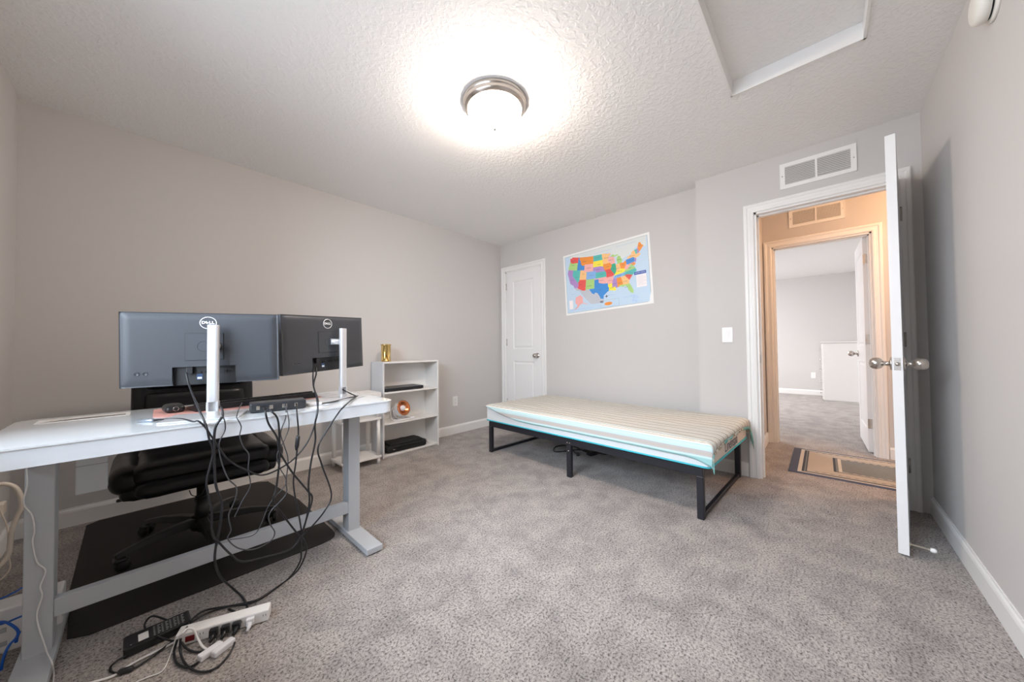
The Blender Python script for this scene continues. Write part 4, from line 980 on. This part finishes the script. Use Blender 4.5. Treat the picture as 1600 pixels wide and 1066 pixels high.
# ================================================================== cords
def cord(label, pts, r, m, name='cord', cat='cord', extra=None, sub=7, group=None):
    P = [wp(q) for q in pts]; o_ = P[-1].copy(); o_.z = min(q.z for q in P)
    bm = B(); tube(bm, [q-o_ for q in spline(P, sub)], r, 8)
    o = obj(name, bm, m); o.location = o_; tag(o, label, cat, group); return o
F = -1.634; G = -1.600
def Z5(X, Y, d): return (300+X/4.1, 640+Y/4.1, d)
cord('thick black cord hanging from the left monitor\'s plug and looping low along the crossbar', [(291, 583, -1.425), (295, 600, -1.45), (303, 622, -1.52), (313, 645, -1.60), (322, 665, F), Z5(110, 190, F), Z5(135, 280, F), Z5(95, 450, F), Z5(103, 540, F), Z5(125, 640, F), Z5(130, 800, F), Z5(180, 860, F), Z5(250, 930, G), Z5(320, 975, G), Z5(450, 950, G), Z5(600, 910, G), Z5(660, 870, G), Z5(692, 822, G)], .0036, M_cord)
cord('thick black cord from behind the left stand down to the power strip', [(341, 632, -1.44), (347, 640, -1.52), (348, 652, -1.60), Z5(185, 60, F), Z5(147, 130, F), Z5(142, 280, F), Z5(152, 480, F), Z5(190, 600, F), Z5(180, 740, F), Z5(150, 900, F), Z5(150, 990, F), (345, 902, -1.55), (362, 918, .03), (379, 934, .006), (386, 950, .006), (375, 958, .006), (357, 952, .006)], .0040, M_cord)
cord('thin dark cord wandering down left of the chair post into a low loop', [(345, 652, -1.60), Z5(205, 60, F), Z5(212, 130, F), Z5(175, 215, F), Z5(185, 320, F), Z5(230, 440, F), Z5(285, 500, F), Z5(275, 580, F), Z5(235, 680, F), Z5(250, 770, F), Z5(230, 830, F), Z5(300, 890, F), Z5(400, 895, F), Z5(500, 845, F), Z5(530, 790, F), Z5(500, 730, F), Z5(500, 660, F), Z5(600, 545, F), Z5(603, 460, F), Z5(615, 320, F), Z5(590, 230, F), Z5(568, 150, F), Z5(598, 60, F), (447, 640, -1.56), (446, 631, -1.545)], .0022, M_cordgrey)
cord('thin cord hanging from the desk edge with a free lower end', [(378, 630, -1.42), (373, 640, -1.52), (370, 650, -1.60), Z5(288, 55, F), Z5(315, 110, F), Z5(306, 170, F), Z5(330, 240, F), Z5(365, 290, F), Z5(360, 380, F), Z5(373, 490, F), Z5(320, 590, F), Z5(272, 690, F)], .0020, M_cordgrey)
usb = cord('long black cord drooping in a wide curve from the left side of the desk', [(238, 657, dz+.006), (262, 655, dz+.006), (285, 655, dz+.006), (302, 659, -1.60), Z5(40, 75, F), Z5(85, 115, F), Z5(150, 210, F), Z5(230, 320, F), Z5(350, 390, F), Z5(450, 420, F), Z5(560, 380, F), Z5(660, 310, F), Z5(740, 210, F), Z5(785, 100, F), Z5(800, 20, F), (497, 625, -1.60), (490, 605, -1.50), (489, 590, -1.40), (490, 575, -1.36)], .0030, M_cord)
bm = B(); pa, pb = wp((215, 658, dz+.005)), wp((240, 657, dz+.006)); o_ = usb.location
tube(bm, [pa-o_, pa.lerp(pb, .3)-o_, pa.lerp(pb, .35)-o_, pa.lerp(pb, .9)-o_, pb-o_], [.0025, .0035, .0055, .0055, .004], 8); obj('connector', bm, mat('steel_connector', (.45, .50, .56), .3, .7, noise=(20, .05)), usb)
cord('black cord from the docking station crossing to the gathered bundle', [(411, 637, -1.520), Z5(468, 10, F), Z5(490, 90, F), Z5(545, 180, F), Z5(562, 270, F), Z5(640, 400, F), Z5(740, 520, F), Z5(770, 570, F), Z5(740, 680, F), Z5(705, 790, G), (471, 838, G)], .0036, M_cord)
cord('black cord from the left port of the dock bending back to the gathered bundle', [(414, 636, -1.520), Z5(505, 10, F), Z5(548, 60, F), Z5(560, 180, F), Z5(560, 330, F), Z5(540, 500, F), Z5(522, 590, F), Z5(600, 700, G), Z5(680, 800, G), (470, 836, G)], .0036, M_cord)
cord('thin dark cord from the dock curving down over the crossbar', [(444, 632, -1.540), Z5(612, 20, F), Z5(620, 120, F), Z5(580, 220, F), Z5(545, 290, F), Z5(560, 370, F), Z5(600, 440, F), Z5(595, 490, F), Z5(500, 600, F), Z5(440, 740, F), Z5(400, 800, F), Z5(330, 822, F), Z5(240, 835, F)], .0018, M_cordgrey)
c9 = cord('black charging cord with a thick inline barrel hanging below the dock', [(463, 631, -1.548), Z5(672, 20, F), Z5(680, 110, F), Z5(680, 180, F), Z5(665, 340, F), Z5(650, 480, F), Z5(680, 650, F), Z5(700, 770, G), (471, 838, G)], .0030, M_cord)
bm = B(); o_ = c9.location; tube(bm, [wp(Z5(678, 165, F))-o_, wp(Z5(679, 178, F))-o_, wp(Z5(672, 235, F))-o_, wp(Z5(669, 262, F))-o_], [.004, .0078, .0078, .0038], 10); obj('inline_barrel', bm, M_blackpl, c9)
cord('black cord dropping straight from the right monitor plug to the gathered bundle', [(494, 575, -1.35), (494, 585, -1.38), (490, 602, -1.48), (495, 622, -1.58), Z5(805, 10, F), Z5(787, 100, F), Z5(790, 200, F), Z5(762, 340, F), Z5(746, 480, F), Z5(752, 600, F), Z5(715, 770, G), (470, 836, G)], .0036, M_cord)
cord('black cord from behind the right stand bent sharply at the desk\'s right end', [(534, 608, -1.36), (545, 614, -1.40), (556, 619, dz+.006), (557, 620, dz+.006), (548, 626, dz+.006), (537, 636, dz+.007), Z5(940, 20, F), Z5(880, 110, F), Z5(808, 240, F), Z5(830, 350, F), Z5(893, 540, F), Z5(850, 650, F), Z5(740, 780, G), Z5(695, 812, G), (468, 836, G)], .0034, M_cord)
cord('black cord lying on the desk across the front of the right stand base', [(500, 631, dz+.006), (520, 628, dz+.006), (540, 623, dz+.006), (554, 620, dz+.010), (559, 619, dz+.006)], .0032, M_cord)
cord('black cord running from the bundle down to the pile of cords, right strand', [(471, 838, G), Z5(735, 890, G), (471, 882, -1.59), (460, 897, .06), (441, 912, .01), (420, 926, .006), (400, 938, .006), (370, 945, .007), (340, 950, .008), (318, 955, .010), (300, 968, .014), (290, 985, .05)], .0034, M_cord)
cord('black cord running from the bundle down to the pile of cords, left strand', [(470, 838, G), Z5(700, 900, G), Z5(690, 980, -1.59), (452, 903, .05), (431, 919, .01), (410, 934, .006), (386, 944, .008), (355, 948, .008), (325, 958, .010), (300, 972, .03), (283, 980, .012), (262, 970, .03), (238, 963, .03), (226, 976, .012), (232, 988, .012), (252, 997, .035), (270, 1002, .045)], .0034, M_cord)
cord('black cord looped on the carpet in front of the power strip', [(277, 1000, .045), (272, 1020, .01), (276, 1036, .006), (288, 1043, .006), (300, 1041, .006), (310, 1035, .010)], .0034, M_cord)
cord('outermost black cord loop on the carpet reaching the strip\'s last black plug', [(282, 998, .05), (282, 1020, .012), (290, 1038, .006), (304, 1048, .006), (322, 1050, .006), (340, 1042, .006), (354, 1028, .006), (363, 1014, .012), (367, 1004, .016)], .0034, M_cord)
cord('short black cord curving beneath the red switch of the power strip', [(284, 1004, .02), (292, 1014, .008), (306, 1019, .006), (322, 1016, .006), (333, 1006, .010), (337, 998, .016)], .0034, M_cord)
cord('white cord lying on the carpet below the black power brick', [(120, 1072, .005), (150, 1065, .005), (178, 1056, .005), (207, 1037, .006), (240, 1020, .006), (272, 1004, .010), (283, 992, .048), (292, 983, .055), (302, 984, .05), (309, 998, .02), (316, 1010, .008), (326, 1017, .010)], .0035, M_cordwhite)
cord('thin white cord trailing over the carpet to the bottom of the picture', [(200, 1072, .004), (232, 1058, .004), (252, 1050, .004), (262, 1034, .006), (270, 1012, .008), (277, 992, .03)], .0018, M_cordwhite)
cord('white cord taped down the front of the desk\'s left leg', [(58, 724, -1.50), (55, 727, -1.46), (47, 722, -1.42), (42, 726, -1.372), (43, 756, -1.364), (37, 786, -1.364), (50, 805, -1.360), (54, 829, -1.360), (51, 848, -1.360), (58, 878, -1.360), (71, 892, -1.360), (63, 916, -1.360), (66, 931, -1.360), (58, 957, -1.360), (59, 974, -1.362), (66, 997, -1.368), (73, 1018, -1.385), (81, 1035, .06), (84, 1052, .006), (82, 1075, .006)], .0019, M_cordwhite)

# ---- power strip with its plugs
ps = thing('power_strip', 'white power strip on the carpet full of black plugs with a red switch', 'power strip', (-3.105, -1.645, 0), -.375)
bm = B(); box(bm, -.135, .128, -.012, .035, .001, .042, bev=.004, seg=2); obj('strip_body', bm, M_plate, ps)
bm = B(); box(bm, -.108, -.084, -.0155, -.0118, .012, .030, bev=.001, seg=1); obj('red_switch', bm, mat('dark_red_switch', (.16, .012, .012), .3, noise=(20, .1)), ps, 'dark red rocker switch')
for k in range(6):
    bm = B(); x = -.065+k*.036
    for dx in (-.004, .004): box(bm, x+dx-.0007, x+dx+.0007, -.0126, -.0119, .022, .029)
    obj('socket', bm, M_darkgap, ps)
def plug(label, x, m, ang=0, l=.032):
    Mx = ps_m @ T(x, -.0130, .022)
    bm = B(); box(bm, -.012, .012, -.016, 0, -.012, .014, bev=.003, mtx=Mx)
    P = [Mx @ Vector(v) for v in ((0, -.014, -.001), (0, -.026, -.008), (-.004, -.034, -.014))]; tube(bm, P, [.0085, .006, .004], 10)
    o = obj('plug', bm, m); tag(o, label, 'plug'); return o
ps_m = T(-3.105, -1.645, 0) @ RZ(-.375)
plug('black plug in the power strip, nearest the red switch', -.030, M_blackpl)
plug('black plug in the power strip, middle of the three', .002, M_blackpl)
plug('black plug in the power strip, third from the red switch', .034, M_blackpl)
plug('white plug at the far end of the power strip', .074, M_heatw)
for i_, (u, v, a, lb) in enumerate(((330, 1022, .35, 'white charging brick lying on the carpet below the power strip, left one'), (350, 1016, .45, 'white charging brick lying on the carpet below the power strip, right one'))):
    q = pz(u, v, 0); bm = B(); box(bm, -.034, .030, -.012, .012, 0, .020, bev=.004, mtx=RZ(a)); o = obj('charging_brick', bm, M_heatw); o.location = (q.x, q.y, 0.001); tag(o, lb, 'charger')

br = thing('power_brick', 'black power brick with printed label lying on the carpet left of the power strip', 'power adapter', (-3.272, -1.500, 0), .03)
bm = B(); box(bm, -.082, .082, -.040, .040, .001, .032, bev=.005, seg=2); obj('brick_body', bm, M_blackpl, br)
bm = B(); box(bm, -.048, -.024, -.028, .014, .0322, .0326); obj('barcode_label', bm, M_plate, br)
bm = B()
for k in range(8):
    for j in range(6): box(bm, -.012+k*.010, -.012+k*.010+.004+.003*((k*j) % 2), -.030+j*.010, -.026+j*.010, .0322, .0324)
obj('rating_print', bm, mat('grey_print', (.45, .45, .45), .6, noise=(60, .2)), br)
cb = cord('short black lead looping out of the power brick to a round connector', [(198, 1025, .012), (184, 1032, .008), (173, 1042, .006), (174, 1050, .006), (184, 1052, .007), (200, 1048, .008), (212, 1043, .008), (228, 1033, .007), (244, 1022, .007), (262, 1008, .007), (272, 1002, .010)], .0032, M_cord)
bm = B(); o_ = cb.location; tube(bm, [wp((184, 1051, .009))-o_, wp((187, 1050, .009))-o_, wp((206, 1045, .009))-o_, wp((209, 1043, .009))-o_], [.004, .0085, .0085, .004], 10); obj('connector_barrel', bm, M_blackpl, cb)

# ---- network box, wires and cords by the window wall
t_ = thing('network_box', 'white network box with blue cables on the carpet behind the desk\'s left leg', 'network box', (-3.64, -1.165, 0))
bm = B(); box(bm, -.135, .133, -.040, .050, .001, .150, bev=.006, seg=2); obj('box_case', bm, M_plate, t_)
for x, z in ((-.02, .085), (.01, .080), (-.02, .04), (.012, .035)):
    bm = B(); box(bm, x-.009, x+.009, -.0425, -.0402, z-.008, z+.008, bev=.001, seg=1); obj('network_jack', bm, M_deskgrey, t_)
bm = B(); tube(bm, [(.105, .02, .150), (.107, .02, .185), (.108, .02, .195)], [.007, .005, .002], 8); obj('antenna', bm, M_plate, t_)
cord('blue network cable looping out of the white box towards the floor', [(-12, 975, -1.225), (5, 972, -1.24), (18, 977, -1.26), (28, 986, -1.27), (26, 996, -1.28), (15, 1008, -1.29), (7, 1024, -1.30), (2, 1045, -1.30), (0, 1072, -1.30)], .0036, M_cordblue, cat='cable', name='network_cable')
cord('blue network cable rising right across the white box', [(-10, 978, -1.23), (8, 974, -1.235), (22, 968, -1.235), (34, 963, -1.235), (42, 960, -1.235)], .0032, M_cordblue, cat='cable', name='network_cable')
cord('blue network cable lying over the top of the white box', [(-10, 940, -1.14), (8, 933, -1.14), (24, 925, -1.13), (36, 918, -1.12), (60, 905, -1.10), (88, 920, -1.08)], .0028, M_cordblue, cat='cable', name='network_cable')
cord('blue network cable hanging short on the box front by the leg', [(31, 987, -1.232), (27, 995, -1.24), (25, 1004, -1.24)], .0040, M_cordblue, cat='cable', name='network_cable')
cord('thick cream cord arching down from the wall plug behind the desk', [(-14, 762, -.72), (0, 757, -.72), (12, 757, -.72), (24, 762, -.72), (32, 775, -.72), (34, 792, -.72), (26, 810, -.72), (19, 828, -.73), (16, 850, -.75), (14, 866, -.78), (4, 880, -.80), (-12, 895, -.85)], .0080, M_cordbeige)
cord('thin cream cord hanging from the wall plug to the carpet', [(-4, 790, -.62), (4, 806, -.62), (12, 826, -.62), (13, 850, -.64), (14, 870, -.68), (16, 885, -.74), (10, 898, -.78), (-4, 910, -.82)], .0028, M_cordbeige)
t_ = thing('plug_adapter', 'cream plug adapter at the left picture edge behind the desk', 'plug', (-3.765, -.50, .30))
bm = B(); box(bm, -.028, .028, -.03, .03, -.018, .034, bev=.004); obj('adapter_body', bm, M_cordbeige, t_)
